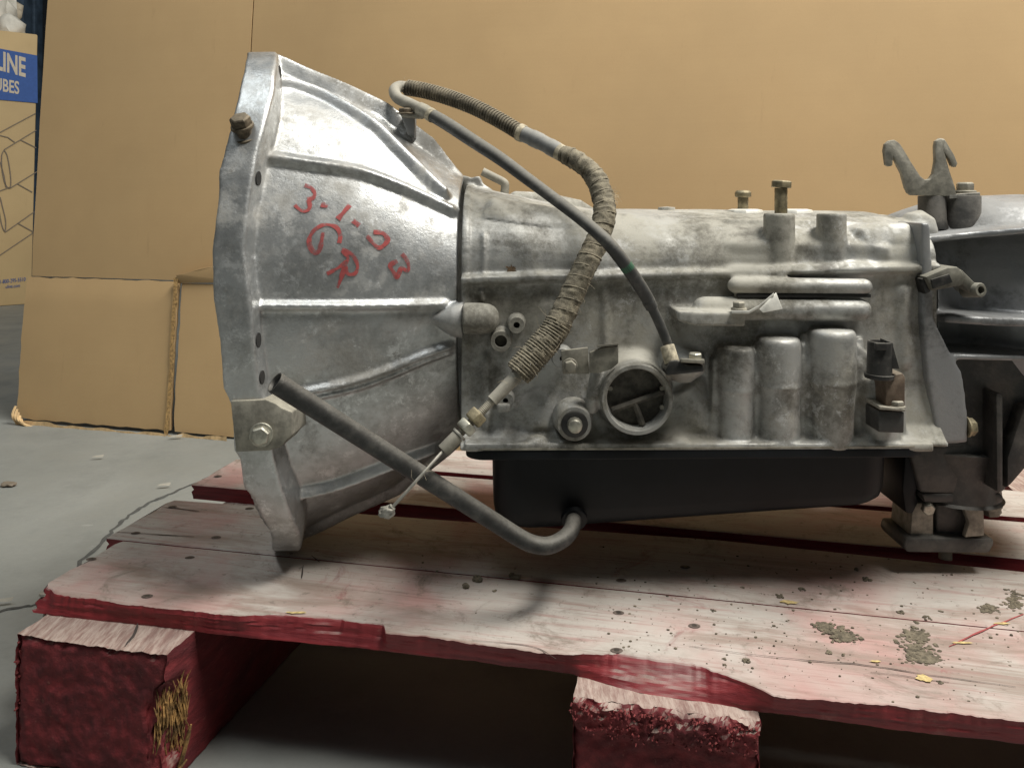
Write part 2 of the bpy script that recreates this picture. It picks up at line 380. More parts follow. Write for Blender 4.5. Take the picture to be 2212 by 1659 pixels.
def panel(name, s0, s1, t0, t1, o0=0, warp=0.004, edge=None, n=(26, 18), th=0.006, bulge=None):
    mb = MB(); rings = []
    def pt(i, j, back):
        s = lerp(s0, s1, i/n[0]); t = lerp(t0, t1, j/n[1]); e = o0+warp*noise.noise(Vector((s*2.1, t*2.3, o0*90)))
        if bulge: e += bulge(s, t)
        if edge and (i in (0, n[0]) or j in (0, n[1])):
            q = noise.noise(Vector((s*40, t*40, 3)))*edge
            s += q*(i in (0, n[0])); t += q*(j in (0, n[1]))
        return sh(s, t, e-back*th)
    fr = [pt(i, j, 0) for j in range(n[1]+1) for i in range(n[0]+1)]; bk = [pt(i, j, 1) for j in range(n[1]+1) for i in range(n[0]+1)]
    W = n[0]+1; N = len(fr); fs = []
    for j in range(n[1]):
        for i in range(n[0]):
            a = j*W+i; fs.append((a, a+1, a+1+W, a+W)); fs.append((N+a, N+a+W, N+a+1+W, N+a+1))
    for i in range(n[0]):
        fs.append((i, N+i, N+i+1, i+1)); a = n[1]*W+i; fs.append((a, a+1, N+a+1, N+a))
    for j in range(n[1]):
        a = j*W; fs.append((a, a+W, N+a+W, N+a)); a = j*W+n[0]; fs.append((a, N+a, N+a+W, a+W))
    mb.add(fr+bk, fs)
    return obj(name, mb, M_card, SHEET, ang=50)
panel('upper_panel', 0, sv-0.0012, tc+0.001, 1.25, 0, 0.004, 0.001, bulge=lambda s, t: -0.003*math.exp(-((t-tc)/0.02)**2))
panel('upper_panel', sv+0.0012, 1.95, tc+0.001, 1.25, 0, 0.004, 0.001, bulge=lambda s, t: 0.012*min(1, (s-sv)/0.3)-0.003*math.exp(-((t-tc)/0.02)**2))
panel('bottom_flap', -0.008, sl-0.006, 0.006, tc-0.001, 0, 0.004, 0.004, bulge=lambda s, t: 0.002*math.sin(math.pi*min(1, max(0, t/tc)))-0.003*math.exp(-((t-tc)/0.02)**2))
rf = panel('bottom_flap', sl+0.003, 1.93, 0.004, tc-0.004, 0.001, 0.004, 0.003, bulge=lambda s, t: 0.002*math.sin(math.pi*min(1, max(0, t/tc))))
# torn lip standing up at the slit and exposed fluting along the flap edges
mb = MB()
lip = [(386, 612, 0.004), (390, 594, 0.012), (404, 592, 0.012), (420, 587, 0.012), (440, 581, 0.013), (470, 575, 0.012), (520, 566, 0.010), (520, 610, 0.004)]
q = []
for x, y, o in lip:
    a, b = uv(x, y); q.append(sh(a, b, o))
mb.prism(q, NV*-0.005); obj('torn_lip', mb, M_card, SHEET, 0.0006)
mb = MB(); q = [sh(*uv(x, y), 0.0085) for x, y in [(386, 600), (384, 660), (380, 720), (377, 800), (372, 870), (366, 938)]]
q = catmull(q, 14); q = [p+cu*0.0016*noise.noise(p*150) for p in q]
mb.ribbon(q, [NV]*len(q), [0.004+0.0018*noise.noise(p*90+Vector((5, 0, 0))) for p in q], 0.0); obj('torn_edge', mb, M_edge, SHEET, smooth=False)
mb = MB()
for x0, y0, x1, y1 in [(60, 915, 200, 928), (180, 926, 370, 941), (372, 941, 500, 949)]:
    q = [sh(*uv(lerp(x0, x1, k/12), lerp(y0, y1, k/12)-3), 0.008+0.004*random.random()) for k in range(13)]
    q = [p+Vector((0, 0, 0.004*noise.noise(p*40))) for p in q]
    mb.ribbon(q, [NV]*13, [0.0025+0.0025*random.random() for _ in q], 0.002)
obj('frayed_edge', mb, plain('pale_torn_paper', (0.60, 0.42, 0.22), 0.9), SHEET)
mb = MB()
for k in range(5):
    a = uv(47+k*3, 875+k*7); b = uv(52+k*9, 913+k*2)
    mb.tube(catmull([sh(*a, 0.013), sh((a[0]+b[0])/2-0.002, (a[1]+b[1])/2, 0.02), sh(*b, 0.014)], 5), 0.0022, 6)
obj('crumpled_corner', mb, bpy.data.materials['pale_torn_paper'], SHEET)

# ------------------------------------------------------------------ printed box standing at the left, and what is behind it
B0 = PZ(68, 657, 0.0); by = R(40); bu = Vector((-math.cos(by), -math.sin(by), 0)); bup = Vector((0.024, 0.0, 1)).normalized(); bn = bup.cross(bu)*-1
bback = Vector((math.sin(by), -math.cos(by), 0))*-1
if bn.y > 0: bn = -bn
BH = 1.0
def bface(px, py, o=0.002):
    e = Vector((0, 0, HC)); d = P(px, py, 1)-e; q = e+d*((B0-e).dot(bn)/d.dot(bn)); return q+bn*o
BOX = empty('printed_box', B0+bu*0.3+bback*0.3, 'tall brown cardboard box with blue printed label at left edge', 'box')
mb = MB(); c8 = [B0, B0+bu*0.6, B0+bu*0.6+bback*0.6, B0+bback*0.6]
mb.prism(c8, bup*BH); obj('carton', mb, M_box, BOX, 0.006)
mb = MB(); q = [bface(80, 121), bface(-130, 82), bface(-130, 205), bface(81, 223.5)]; mb.prism(q, bn*0.0015); obj('blue_label', mb, M_blue, BOX)
def face_text(body, px0, px1, py_base, py_top, mat, name, ofs=0.004, bold=0.0):
    cu_ = bpy.data.curves.new(name, 'FONT'); cu_.body = body; cu_.size = 1; cu_.offset = bold
    o = bpy.data.objects.new(name, cu_); COL.objects.link(o)
    bpy.context.view_layer.update(); dg = bpy.context.evaluated_depsgraph_get()
    me = bpy.data.meshes.new_from_object(o.evaluated_get(dg)); bpy.data.objects.remove(o)
    xs = [v.co.x for v in me.vertices]; ys = [v.co.y for v in me.vertices]
    x0, x1, y0, y1 = min(xs), max(xs), min(ys), max(ys)
    a = bface(px0, py_base[0], ofs); b = bface(px1, py_base[1], ofs); tp = bface(px1, py_top, ofs); upw = (tp-b)
    mb = MB(); mb.v = [a+(b-a)*((v.co.x-x0)/(x1-x0))+upw*((v.co.y-y0)/(y1-y0)) for v in me.vertices]; mb.f = [tuple(p.vertices) for p in me.polygons]
    return obj(name, mb, mat, BOX, smooth=False)
face_text('ULINE', -34, 55, (145.0, 168.5), 126, M_white2, 'lettering', 0.004, 0.03)
face_text('TUBES', -28, 41, (193, 205), 177, M_white2, 'lettering', 0.004, 0.02)
face_text('1-800-295-5510', 0, 55, (613, 607), 599, M_blue, 'lettering', 0.003)
face_text('uline.com', 12, 43, (623, 620), 613, M_blue, 'lettering', 0.003)
mb = MB()
def zc5(l): return [(x*0.4221, y*0.4221) for x, y in l]
lines = [[(-20, 690), (182, 582)], [(-20, 712), (0, 695), (40, 705), (75, 730)], [(20, 768), (185, 668)], [(50, 965), (188, 880)], [(-20, 985), (50, 960)], [(25, 1190), (175, 1085)], [(90, 1143), (165, 1185), (165, 1195), (-20, 1320)],
         [(20, 770), (8, 800), (10, 870), (25, 940), (48, 965), (55, 930), (48, 860), (35, 795), (20, 770)], [(0, 1010), (12, 1060), (28, 1130), (25, 1185), (8, 1150), (-5, 1080)], [(0, 830), (20, 900), (30, 960)], [(105, 718), (185, 758)], [(90, 943), (165, 985)]]
for l in lines:
    q = [bface(x, y, 0.003) for x, y in zc5(l)]
    if len(q) > 4: q = catmull(q, 5)
    mb.ribbon(q, [bn]*len(q), 0.0017, 0)
obj('line_drawing', mb, M_ink, BOX)
# pieces of packing foam on top of the box
mb = MB(); tt = B0+bup*BH
def lump(c, r, sc, seed, sub=3):
    bm = bmesh.new(); bmesh.ops.create_icosphere(bm, subdivisions=sub, radius=1)
    vs = [Vector((v.co.x*r[0], v.co.y*r[1], v.co.z*r[2])) for v in bm.verts]; fs = [tuple(v.index for v in f.verts) for f in bm.faces]; bm.free()
    o = Vector((seed*3.7, seed*1.9, seed*2.3))
    vs = [Vector(c)+v*(1+0.45*noise.noise(v*sc+o)+0.25*noise.noise(v*sc*2.7+o)) for v in vs]; return vs, fs
mb.add(*lump(bface(0, 15)+bback*0.15+Vector((0, 0, 0.02)), (0.07, 0.07, 0.13), 12, 1)); mb.add(*lump(bface(34, 62)+bback*0.08, (0.05, 0.05, 0.05), 14, 2))
obj('packing_foam', mb, M_foam, label='crumpled white packing foam piled on the printed box', cat='foam')
mb = MB(); mb.add(*lump(bface(38, 8)+bback*0.2, (0.055, 0.04, 0.05), 16, 5)); obj('paper_wad', mb, M_white2, label='small beige crumpled wad above the box corner', cat='paper')
RK = empty('storage_rack', (-2.4, 4.6, 0), 'dusty blue steel storage rack in dark background behind the box', 'rack')
for x0, x1, d in [(22, 60, 4.6), (70, 84, 4.7)]:
    mb = MB(); a = P(x0, 300, d); b = P(x1, 300, d); mb.box(((a.x+b.x)/2, d, 1.1), b.x-a.x, 0.08, 2.2); obj('upright', mb, M_rack, RK, 0.004)
for y in (20, 48, 180):
    mb = MB(); a = P(-40, y, 4.75); b = P(90, y, 4.75); mb.box(((a.x+b.x)/2, 4.75, a.z), b.x-a.x, 0.06, 0.05); obj('shelf_beam', mb, M_back, RK, 0.003)

# ------------------------------------------------------------------ pallet
ZB, ZT = 0.090, 0.104
pu = Vector((math.cos(YAW), -math.sin(YAW), 0)); pv = Vector((math.sin(YAW), math.cos(YAW), 0))
PO = PZ(106, 1328, ZB); PO.z = 0
PAL = empty('pallet', PO+pu*0.4+pv*0.3, 'worn red painted wooden pallet covered in pale dust', 'pallet')
def pw(s, v, z): return PO+pu*s+pv*v+Vector((0, 0, z))
def sv_(px, py, z=ZT):
    q = PZ(px, py, z)-PO; return q.dot(pu), q.dot(pv)
FT = [sv_(*a) for a in [(100, 1262), (119, 1282), (263, 1303), (306, 1307), (458, 1324), (543, 1328), (615, 1328), (700, 1333), (827, 1350), (832, 1368), (909, 1373), (1018, 1389), (1156, 1407), (1236, 1415), (1262, 1412), (1336, 1411), (1448, 1424), (1516, 1439), (1590, 1466), (1651, 1493), (1671, 1503), (1806, 1512), (2018, 1535), (2212, 1557)]]
FB = [sv_(*a, ZB) for a in [(106, 1328), (382, 1358), (458, 1369), (827, 1405), (1037, 1430), (1239, 1456), (1336, 1484), (1400, 1500), (1528, 1518), (1624, 1534), (1786, 1555), (2018, 1586), (2212, 1607)]]
S12 = [sv_(*a) for a in [(229, 1163), (400, 1180), (827, 1222), (1528, 1292), (2212, 1362)]]
S23 = [sv_(*a) for a in [(345, 1077), (900, 1118), (1547, 1165), (2212, 1234)]]
def ext(t):
    (a, u), (b, v) = t[-2], t[-1]; return t+[(b+0.6, v)]
FT, FB, S12, S23 = map(ext, (FT, FB, S12, S23))
FT.sort(); FB.sort()
SEND = 0.98
def board(name, s0, s1, vf_t, vf_b, vb, z0=ZB, z1=ZT, ns=220, seed=0, rag=0.0012, endrag=0.004, nf=6):
    """one deck board: cross section rows swept along its length, splintered front face, ragged ends"""
    mb = MB(); rings = []
    N = lambda a, b, c: noise.noise(Vector((a, b, c+seed*3.1)))
    for i in range(ns+1):
        s = lerp(s0, s1, i/ns); row = []; hz = z1-z0
        t, b, bk = vf_t(s), vf_b(s), vb(s)
        t += rag*(0.8*N(s*38, 0, 1)+0.5*N(s*130, 0, 2)+0.4*N(s*330, 0, 3)); b += rag*(0.5*N(s*40, 0, 5)+0.3*N(s*160, 0, 6))
        sec = []
        for k in range(nf+1):
            f = k/nf; st = rag*(0.6*N(s*5, f*3, 11)+0.30*N(s*16, f*7, 12)+0.22*N(s*90, f*14, 13))*math.sin(math.pi*(0.12+0.76*f))
            sec.append((lerp(b, t, f)+st, z0+hz*f*(0.97 if k == nf else 1)))
        sec += [(t+0.0010, z1), (t+0.004, z1+0.0003*N(s*20, 1, 1))]
        for f in (0.3, 0.5, 0.7, 0.9): sec.append((lerp(t, bk, f), z1+0.0006*N(s*7, f*4, 2)))
        sec += [(bk-0.0012, z1), (bk, z1-0.0012), (bk, z0)]
        for j, (v, z) in enumerate(sec):
            e = endrag*(N(v*160, z*500, 21)+0.6*N(v*500, z*900, 22)) if i == 0 else 0
            row.append(pw(s+e, v, z))
        rings.append(row)
    mb.loft(rings); return obj(name, mb, M_wood, PAL, ang=24)
endl = lambda v: 0.0
s_l = lambda px, py: sv_(px, py)[0]
f1t = lambda s: interp(FT, s); f1b = lambda s: interp(FB, s); g12 = lambda s: interp(S12, s); g23 = lambda s: interp(S23, s)
DB = []
DB.append(board('deck_board', FT[0][0]+0.001, SEND, f1t, f1b, lambda s: g12(s)-0.0006, seed=1, rag=0.0022, ns=700, nf=12))
DB.append(board('deck_board', s_l(229, 1163), SEND, lambda s: g12(s)+0.0006, lambda s: g12(s)+0.0006, g23, seed=2, rag=0.0005, endrag=0.006))
# third board starts further right, its front face shows red
va = sv_(415, 1047)[1]; vb_ = sv_(2212, 1207)[1]; s3 = sv_(415, 1047)[0]; s3b = sv_(2212, 1207)[0]
f3 = lambda s: lerp(va, vb_, (s-s3)/(s3b-s3))
w3 = sv_(495, 990)[1]-va
DB.append(board('deck_board', s3, SEND, f3, f3, lambda s: f3(s)+w3, seed=3, rag=0.0005))
v4 = sv_(2128, 1112)[1]
DB.append(board('deck_board', s3+0.01, SEND, lambda s: max(f3(s)+w3+0.012, v4), lambda s: max(f3(s)+w3+0.012, v4), lambda s: max(f3(s)+w3+0.012, v4)+0.075, seed=4, rag=0.0005))
# stringers
def stringer(s0, s1, v0, v1, seed, mat, ztop=ZB, amp=0.0030, band=0.0, name='stringer', damage=0.0):
    mb = MB(); nx, nz, ny = 70, 56, 60
    def pt(s, v, z):
        e = min(s-s0, s1-s, z, ztop-z)
        q = pw(s, v, z); a = amp*(1.0 if v < v0+0.002 else 0.5)
        d = noise.noise_vector(q*95+Vector((seed, 0, 0)))*a+noise.noise_vector(q*260+Vector((0, seed, 0)))*a*0.5
        if v <= v0+0.0001:
            edge = max(0, 1-e/0.007)
            q += pv*(0.004+0.004*noise.noise(q*140))*edge*edge
            if band: q -= pv*(0.0045+0.0022*noise.noise(q*260)+0.0016*noise.noise(q*600))*min(1, max(0, (z-(ztop-band)+0.003*noise.noise(q*90))/0.003))
        if damage:
            mk = max(0, 1-(s1-s)/0.016)*max(0, 1-(v-v0)/0.026)*min(1, max(0, (z-0.012)/0.008))*min(1, max(0, (0.072-z)/0.010))
            q -= (pu*0.75-pv*0.3)*damage*mk*(1+0.8*noise.noise(q*110)+0.6*noise.noise(Vector((q.x*500, q.y*500, q.z*90))))
        return q+(Vector((d.x, d.y, min(d.z, 0.0) if z > ztop-0.001 and v > v0+0.01 else d.z)))
    V = {}; vs = []; fs = []
    def vid(s, v, z):
        k = (round(s, 6), round(v, 6), round(z, 6))
        if k not in V: V[k] = len(vs); vs.append(pt(s, v, z))
        return V[k]
    S = [lerp(s0, s1, i/nx) for i in range(nx+1)]; Z = [lerp(0.001, ztop, i/nz) for i in range(nz+1)]; VV = [lerp(v0, v1, (i/ny)**2.2) for i in range(ny+1)]
    def grid(A, B, fn):
        for i in range(len(A)-1):
            for j in range(len(B)-1): fs.append((fn(A[i], B[j]), fn(A[i+1], B[j]), fn(A[i+1], B[j+1]), fn(A[i], B[j+1])))
    grid(S, Z, lambda s, z: vid(s, v0, z)); grid(S, Z, lambda s, z: vid(s, v1, z))
    grid(VV, Z, lambda v, z: vid(s0, v, z)); grid(VV, Z, lambda v, z: vid(s1, v, z))
    grid(S, VV, lambda s, v: vid(s, v, ztop)); grid(S, VV, lambda s, v: vid(s, v, 0.001))
    mb.add(vs, fs); return obj(name, mb, mat, PAL, ang=60)
a0 = sv_(27, 1375, ZB); a1 = sv_(362, 1412, ZB)
vL = (a0[1]+a1[1])/2
q = pw((a0[0]+a1[0])/2, vL, 0.035)
ST1 = stringer(a0[0], a1[0], vL, 0.62, 1, endgrain('red_end_grain', q.x, q.z), amp=0.0016, damage=0.012)
b0 = sv_(1238, 1500, ZB); b1 = sv_(1640, 1562, ZB); vR = (b0[1]+b1[1])/2
q = pw((b0[0]+b1[0])/2, vR, 0.02)
ST2 = stringer(b0[0], b1[0], vR, 0.62, 2, endgrain('red_end_grain_centre', q.x+0.01, q.z-0.02), amp=0.0018, band=0.020)
ST3 = stringer(b1[0]+0.28, b1[0]+0.37, vR, 0.62, 3, bpy.data.materials['red_end_grain'])
# splintered corner on the left stringer
mb = MB()
for k in range(190):
    z = random.triangular(0.016, 0.068, 0.045); m_ = random.random(); s = a1[0]-0.009+0.009*m_+random.uniform(-0.002, 0.001); v = vL+0.003+0.019*m_+random.uniform(-0.002, 0.002)
    p = pw(s, v, z); d = (Vector((random.uniform(-0.25, 0.35), random.uniform(-0.3, 0.3), random.uniform(0.6, 1.4)))).normalized(); L = random.uniform(0.005, 0.022); r_ = random.uniform(0.0003, 0.0009)
    mb.tube([p-d*L/2, p+pu*0.0008-pv*0.0006, p+d*L/2], [r_*0.5, r_, r_*0.2], 4)
obj('splinters', mb, M_raw, ST1, kind='stuff', smooth=False)
mb = MB(); p = pw(a1[0]+0.002, vL+0.012, 0.008); mb.tube([p, p+Vector((0.006, 0, 0.022)), p+Vector((0.008, 0, 0.030))], [0.0018, 0.0015, 0.0006], 5); p2 = pw(a1[0]-0.001, vL+0.002, 0.002)
mb.tube([p2, p2+Vector((0.010, 0.01, 0.012))], [0.002, 0.0006], 5); obj('splinter', mb, M_raw, ST1)
mb = MB()
for k in range(45):
    s = a0[0]+random.uniform(-0.001, 0.002); v = vL+random.uniform(0.001, 0.012); z = random.uniform(0.004, 0.086)
    p = pw(s, v, z); d = Vector((random.uniform(-1, 0.2), random.uniform(-0.6, 0.2), random.uniform(-0.5, 0.5))).normalized(); mb.tube([p, p+d*random.uniform(0.001, 0.0035)], [0.0014, 0.0006], 4)
for k in range(420):
    s = random.uniform(b0[0]-0.001, b1[0]); v = vR-random.uniform(0.002, 0.0055); z = ZB-0.0015-random.random()**1.3*0.018
    p = pw(s, v, z); d = Vector((random.uniform(-0.6, 0.6), -0.6, random.uniform(-0.5, 0.6))).normalized(); r_ = random.uniform(0.0003, 0.0009); mb.tube([p, p+d*random.uniform(0.0008, 0.0022)], [r_, r_*0.5], 4)
obj('frayed_fibres', mb, plain('red_fibre', (0.17, 0.03, 0.03), 0.9, 0, 0.5, 300), PAL, kind='stuff', smooth=False)
# split across the left stringer top, cracks along the boards
def deck_line(name, pts, wd, parent, mat=None, z=ZT, lift=0.0006, jit=0.0006):
    q = catmull([PZ(x, y, z) for x, y in pts], 10)
    q = [p+Vector((noise.noise(p*90), noise.noise(p*90+Vector((4, 4, 4))), 0))*jit for p in q]
    n = len(q); mb = MB().ribbon(q, [Vector((0, 0, 1))]*n, [max(0.00015, wd*(0.35+0.65*math.sin(math.pi*min(1, (i+0.5)/n)))*(0.7+0.8*noise.noise(p*60))) for i, p in enumerate(q)], lift)
    return obj(name, mb, mat or M_gap, parent)
deck_line('crack', [(1489, 1397), (1600, 1412), (1750, 1428), (1864, 1437), (2000, 1458), (2195, 1485)], 0.0005, DB[0])
deck_line('crack', [(1200, 1424), (1150, 1398), (1020, 1384)], 0.0004, DB[0])
deck_line('crack', [(1880, 1452), (1960, 1462), (2050, 1476)], 0.0003, DB[0])
deck_line('crack', [(350, 1095), (430, 1105)], 0.001, DB[1]); deck_line('crack', [(250, 1150), (420, 1160)], 0.0006, DB[1])
deck_line('crack', [(272, 1398), (290, 1375), (298, 1352)], 0.0010, ST1, z=ZB, lift=0.002)
deck_line('crack', [(655, 1222), (652, 1250)], 0.0006, DB[0], M_gap); deck_line('crack', [(672, 1200), (690, 1215)], 0.0006, DB[1], M_gap)
deck_line('scratch', [(2050, 1398), (2130, 1360), (2212, 1328)], 0.0009, DB[0], plain('red_scratch', (0.30, 0.06, 0.06), 0.7))
# nails sunk in the boards
nails = [(197, 1208, 0), (410, 1205, 0), (318, 1288, 0), (293, 1152, 1), (467, 1161, 1), (373, 1095, 1), (539, 1099, 1), (471, 1029, 2), (1342, 1254, 1), (1336, 1324, 0), (1332, 1405, 0), (1500, 1352, 0), (1480, 1225, 1)]
M_nailh = plain('nail_hole_wood', (0.10, 0.075, 0.062), 0.9, 0, 0.4, 300)
M_nail = plain('nail_head', (0.07, 0.058, 0.05), 0.6, 0.5, 0.4, 300)
for x, y, b in nails:
    p = PZ(x, y, ZT); mb = MB(); mb.lathe(p+Vector((0, 0, -0.002)), (0, 0, 1), [(0, 0.0018), (0.0022, 0.0020), (0.0026, 0.0017), (0.0026, 0.0008)], 14)
    nl = obj('nail', mb, M_nail, DB[b])
    mb = MB().lathe(p, (0, 0, 1), [(0.0003, 0.0030), (0.0005, 0.0027), (0.0005, 0.0018)], 16)
    for q in mb.v: q.x += 0.35*(q.x-p.x)
    obj('nail_hole', mb, M_nailh, DB[b])
mb = MB(); p = PZ(103, 1290, 0.095); mb.lathe(p+Vector((0, -0.004, -0.012)), (0, 0, 1), [(0, 0.0012), (0.016, 0.0012), (0.016, 0.0038), (0.0175, 0.0035)], 12); obj('nail', mb, M_steel, DB[0])
# chips of bare wood
for x, y, a, b in [(1706, 1302, 0.007, 0.003), (1995, 1467, 0.006, 0.004), (2078, 1390, 0.008, 0.0015), (2165, 1348, 0.006, 0.0015), (642, 1325, 0.009, 0.002), (1890, 1430, 0.004, 0.0012)]:
    p = PZ(x, y, ZT); n = 16
    mb = MB().add([p+Vector((math.cos(k*6.283/n)*a*random.uniform(0.5, 1.1), math.sin(k*6.283/n)*b*random.uniform(0.5, 1.2), 0.0008)) for k in range(n)], [tuple(range(n))])
    obj('bare_chip', mb, M_chip, DB[0])
# ------------------------------------------------------------------ gearbox
DA = 0.70                                               # distance of the shaft axis
TR = empty('gearbox', PZ(620, 1165, ZT), 'dusty silver automatic gearbox with black oil pan standing on the red pallet', 'gearbox')
def axz(X): return 0.31+0.04*(X+0.2)
BX0 = -0.193; BX1 = -0.040
top_t = [(-0.200, 0.189), (-0.193, 0.187), (-0.171, 0.176), (-0.134, 0.159), (-0.109, 0.146), (-0.0786, 0.121), (-0.0478, 0.097), (-0.040, 0.092)]
bot_t = [(-0.200, 0.196), (-0.174, 0.187), (-0.147, 0.176), (-0.1027, 0.160), (-0.0727, 0.140), (-0.058, 0.130), (-0.040, 0.116)]
near_t = [(-0.200, 0.118), (-0.17, 0.114), (-0.12, 0.107), (-0.08, 0.101), (-0.040, 0.094)]
def bell_pt(u, th):
    X = lerp(BX0-0.006, BX1, u)
    s, c = math.sin(th), math.cos(th)
    # body slants with the flange: lower part sits further right
    X0 = X+(1-u)*interp([(-1, 0.018), (0, 0.010), (1, 0.0)], s)*1.0-(1-u)*0.012*max(0, c)
    e = 0.92
    sz = math.copysign(abs(s)**e, s); cy = math.copysign(abs(c)**e, c)
    rz = interp(top_t, X) if s > 0 else interp(bot_t, X)
    return Vector((X0, DA-interp(near_t, X)*cy, axz(X)+rz*sz))
NU, NT_ = 60, 144
mb = MB(); outer = [[bell_pt(i/NU, 2*math.pi*k/NT_) for k in range(NT_)] for i in range(NU+1)]
mb.loft(outer, caps=False)
inner = [[Vector((p.x, DA+(p.y-DA)*0.91, axz(p.x)+(p.z-axz(p.x))*0.94)) for p in r] for r in outer]
shell = MB().loft(outer+inner[::-1]+[outer[0]], caps=False)
BF = [shell]
BELL = obj('bell_housing', mb, M_bell, TR, ang=70, label='silver bell housing with red handwritten marks')
BVH = BVHTree.FromPolygons([tuple(q) for q in mb.v], mb.f)
EYE = Vector((0, 0, HC))
def cast_to(bvh, px, py):
    d = (P(px, py, 1)-EYE).normalized(); h = bvh.ray_cast(EYE, d)
    if h[0] is None:
        return None, None
    n = h[1]
    if n.dot(d) > 0: n = -n
    return h[0], n
def cast_path(bvh, pts, n=10):
    q = catmull([Vector((x, y, 0)) for x, y in pts], n); out = []; nr = []
    for v in q:
        a, b = cast_to(bvh, v.x, v.y)
        if a is not None: out.append(a); nr.append(b)
    # smooth the normals along the path
    ns = []
    for i in range(len(nr)):
        s = Vector()
        for j in range(max(0, i-6), min(len(nr), i+7)): s += nr[j]
        ns.append(s.normalized())
    return out, ns
# flange rim
xl = [(121, 534), (235, 508), (323, 486), (352, 478), (362, 473), (421, 472), (539, 458), (590, 458), (638, 461), (699, 468), (742, 475), (849, 483), (866, 497), (977, 507), (991, 518), (1053, 526), (1076, 546), (1164, 588)]
xr = [(121, 600), (200, 590), (260, 575), (330, 557), (348, 553), (420, 540), (539, 528), (600, 535), (657, 543), (765, 551), (849, 562), (870, 575), (987, 591), (1068, 612), (1164, 651)]
rings = []; RN = 220
rows = [[], [], [], []]; ri = []
def rim_yz(th):
    s, c = math.sin(th), math.cos(th); e = 0.85
    rz = 0.199 if s > 0 else 0.204
    lug = 1+0.004*max(0, math.cos(th*8+0.5))**3
    return DA-0.130*math.copysign(abs(c)**e, c)*lug, 0.311+rz*math.copysign(abs(s)**e, s)*(1 if abs(s) > 0.9 else lug)
rim = []
for k in range(RN):
    th = 2*math.pi*k/RN; y, z = rim_yz(th); yy, zz = rim_yz(th if math.cos(th) >= 0 else math.pi-th)
    py = HY+(HC-zz)/yy*F
    a = (interp(xl, py)-CX)/F*yy; b = (interp(xr, py)-CX)/F*yy
    i_ = 0.80
    yi = DA+(y-DA)*i_; zi = 0.311+(z-0.311)*i_
    rim.append([Vector((a, y, z)), Vector((a+0.0015, DA+(y-DA)*1.004, 0.311+(z-0.311)*1.004)), Vector((b-0.002, DA+(y-DA)*1.004, 0.311+(z-0.311)*1.004)), Vector((b, DA+(y-DA)*0.994, 0.311+(z-0.311)*0.994)), Vector((b+0.001, DA+(y-DA)*0.90, 0.311+(z-0.311)*0.93)), Vector((b, yi, zi)), Vector((a, yi, zi))])
mb = MB(); vs = [p for r in rim for p in r]; fs = []
for k in range(RN):
    k2 = (k+1) % RN
    for j in range(7):
        j2 = (j+1) % 7; fs.append((k*7+j, k*7+j2, k2*7+j2, k2*7+j))
mb.add(vs, fs); mb.rough(0.0006, 60, 2)
BF.append(mb)
RBVH = BVHTree.FromPolygons([tuple(q) for q in mb.v], mb.f)
# ribs cast into the bell
def bell_rib(pts, wd, ht, n=10, taper=True):
    q, nr = cast_path(BVH, pts, n); m = len(q)
    h = [ht*min(1, (i+1)/4, (m-i)/4) for i in range(m)] if taper else ht
    BF.append(MB().rib(q, nr, wd, h))
bell_rib([(560, 341), (610, 346), (667, 355), (730, 364), (784, 375), (857, 402), (920, 430), (990, 464)], 0.0075, 0.0065)
bell_rib([(535, 660), (600, 661), (760, 661), (880, 659), (975, 656)], 0.0055, 0.0055)
bell_rib([(640, 848), (674, 842), (766, 822), (842, 796), (919, 765), (984, 744)], 0.0050, 0.0055)
bell_rib([(655, 862), (690, 856), (770, 838), (842, 812), (919, 779), (982, 757)], 0.0038, 0.0042)
bell_rib([(600, 1066), (650, 1061), (727, 1043), (842, 1000), (957, 955)], 0.0070, 0.0085)
bell_rib([(600, 182), (635, 188), (699, 212), (762, 247), (809, 279), (857, 326), (920, 387), (968, 431)], 0.0085, 0.0085)
# top crest rib along the outline
mb = MB(); q = []; nr = []
for k in range(61):
    a = bell_pt(k/60, R(84)); b = bell_pt(k/60, R(84.6)); c = bell_pt(min(1, k/60+0.01), R(84))
    if k == 60: c = a+(a-bell_pt(0.99, R(84)))
    n = (b-a).cross(c-a).normalized()
    if n.z < 0: n = -n
    q.append(a); nr.append(n)
BF.append(MB().rib(q, nr, 0.0075, [0.014*min(1, (62-k)/14) for k in range(61)]))
mb = MB(); q = []; nr = []
for k in range(61):
    th = R(-82); a = bell_pt(k/60, th); b = bell_pt(k/60, th+0.01); c = bell_pt(min(1, k/60+0.01), th)
    if k == 60: c = a+(a-bell_pt(0.99, th))
    n = (b-a).cross(c-a).normalized()
    if n.z > 0: n = -n
    q.append(a); nr.append(n)
BF.append(MB().rib(q, nr, 0.009, 0.010))
r = 50/F*0.59; BF.append(MB().lathe(P(930, 690, 0.604), (1, 0, -0.02), [(0, 0.001), (0.008, r*0.4), (0.016, r*0.72), (0.024, r*0.82)], 28))
BVH = fuse(BELL, BF, 0.0012, 3)
# bolt holes with their bosses behind the flange
hit2 = lambda px, py: cast_to(BVH, px, py)
for px, py, rr in [(604, 156, 0.0062), (558, 386, 0.0066), (558, 735, 0.0066), (566, 815, 0.006)]:
    p = hit2(px, py)[0]; dr = Vector((1, -0.25, 0))
    nn = (hit2(px, py)[1]+Vector((0.8, 0, 0))).normalized(); mb = MB().lathe(p-nn*0.005, nn, [(0, rr*0.8), (0.0056, rr*0.78)], 22); mb.v = [p+Vector(((q.x-p.x)*0.8, (q.y-p.y), (q.z-p.z))) for q in mb.v]; obj('bolt_hole', mb, M_hole, BELL)
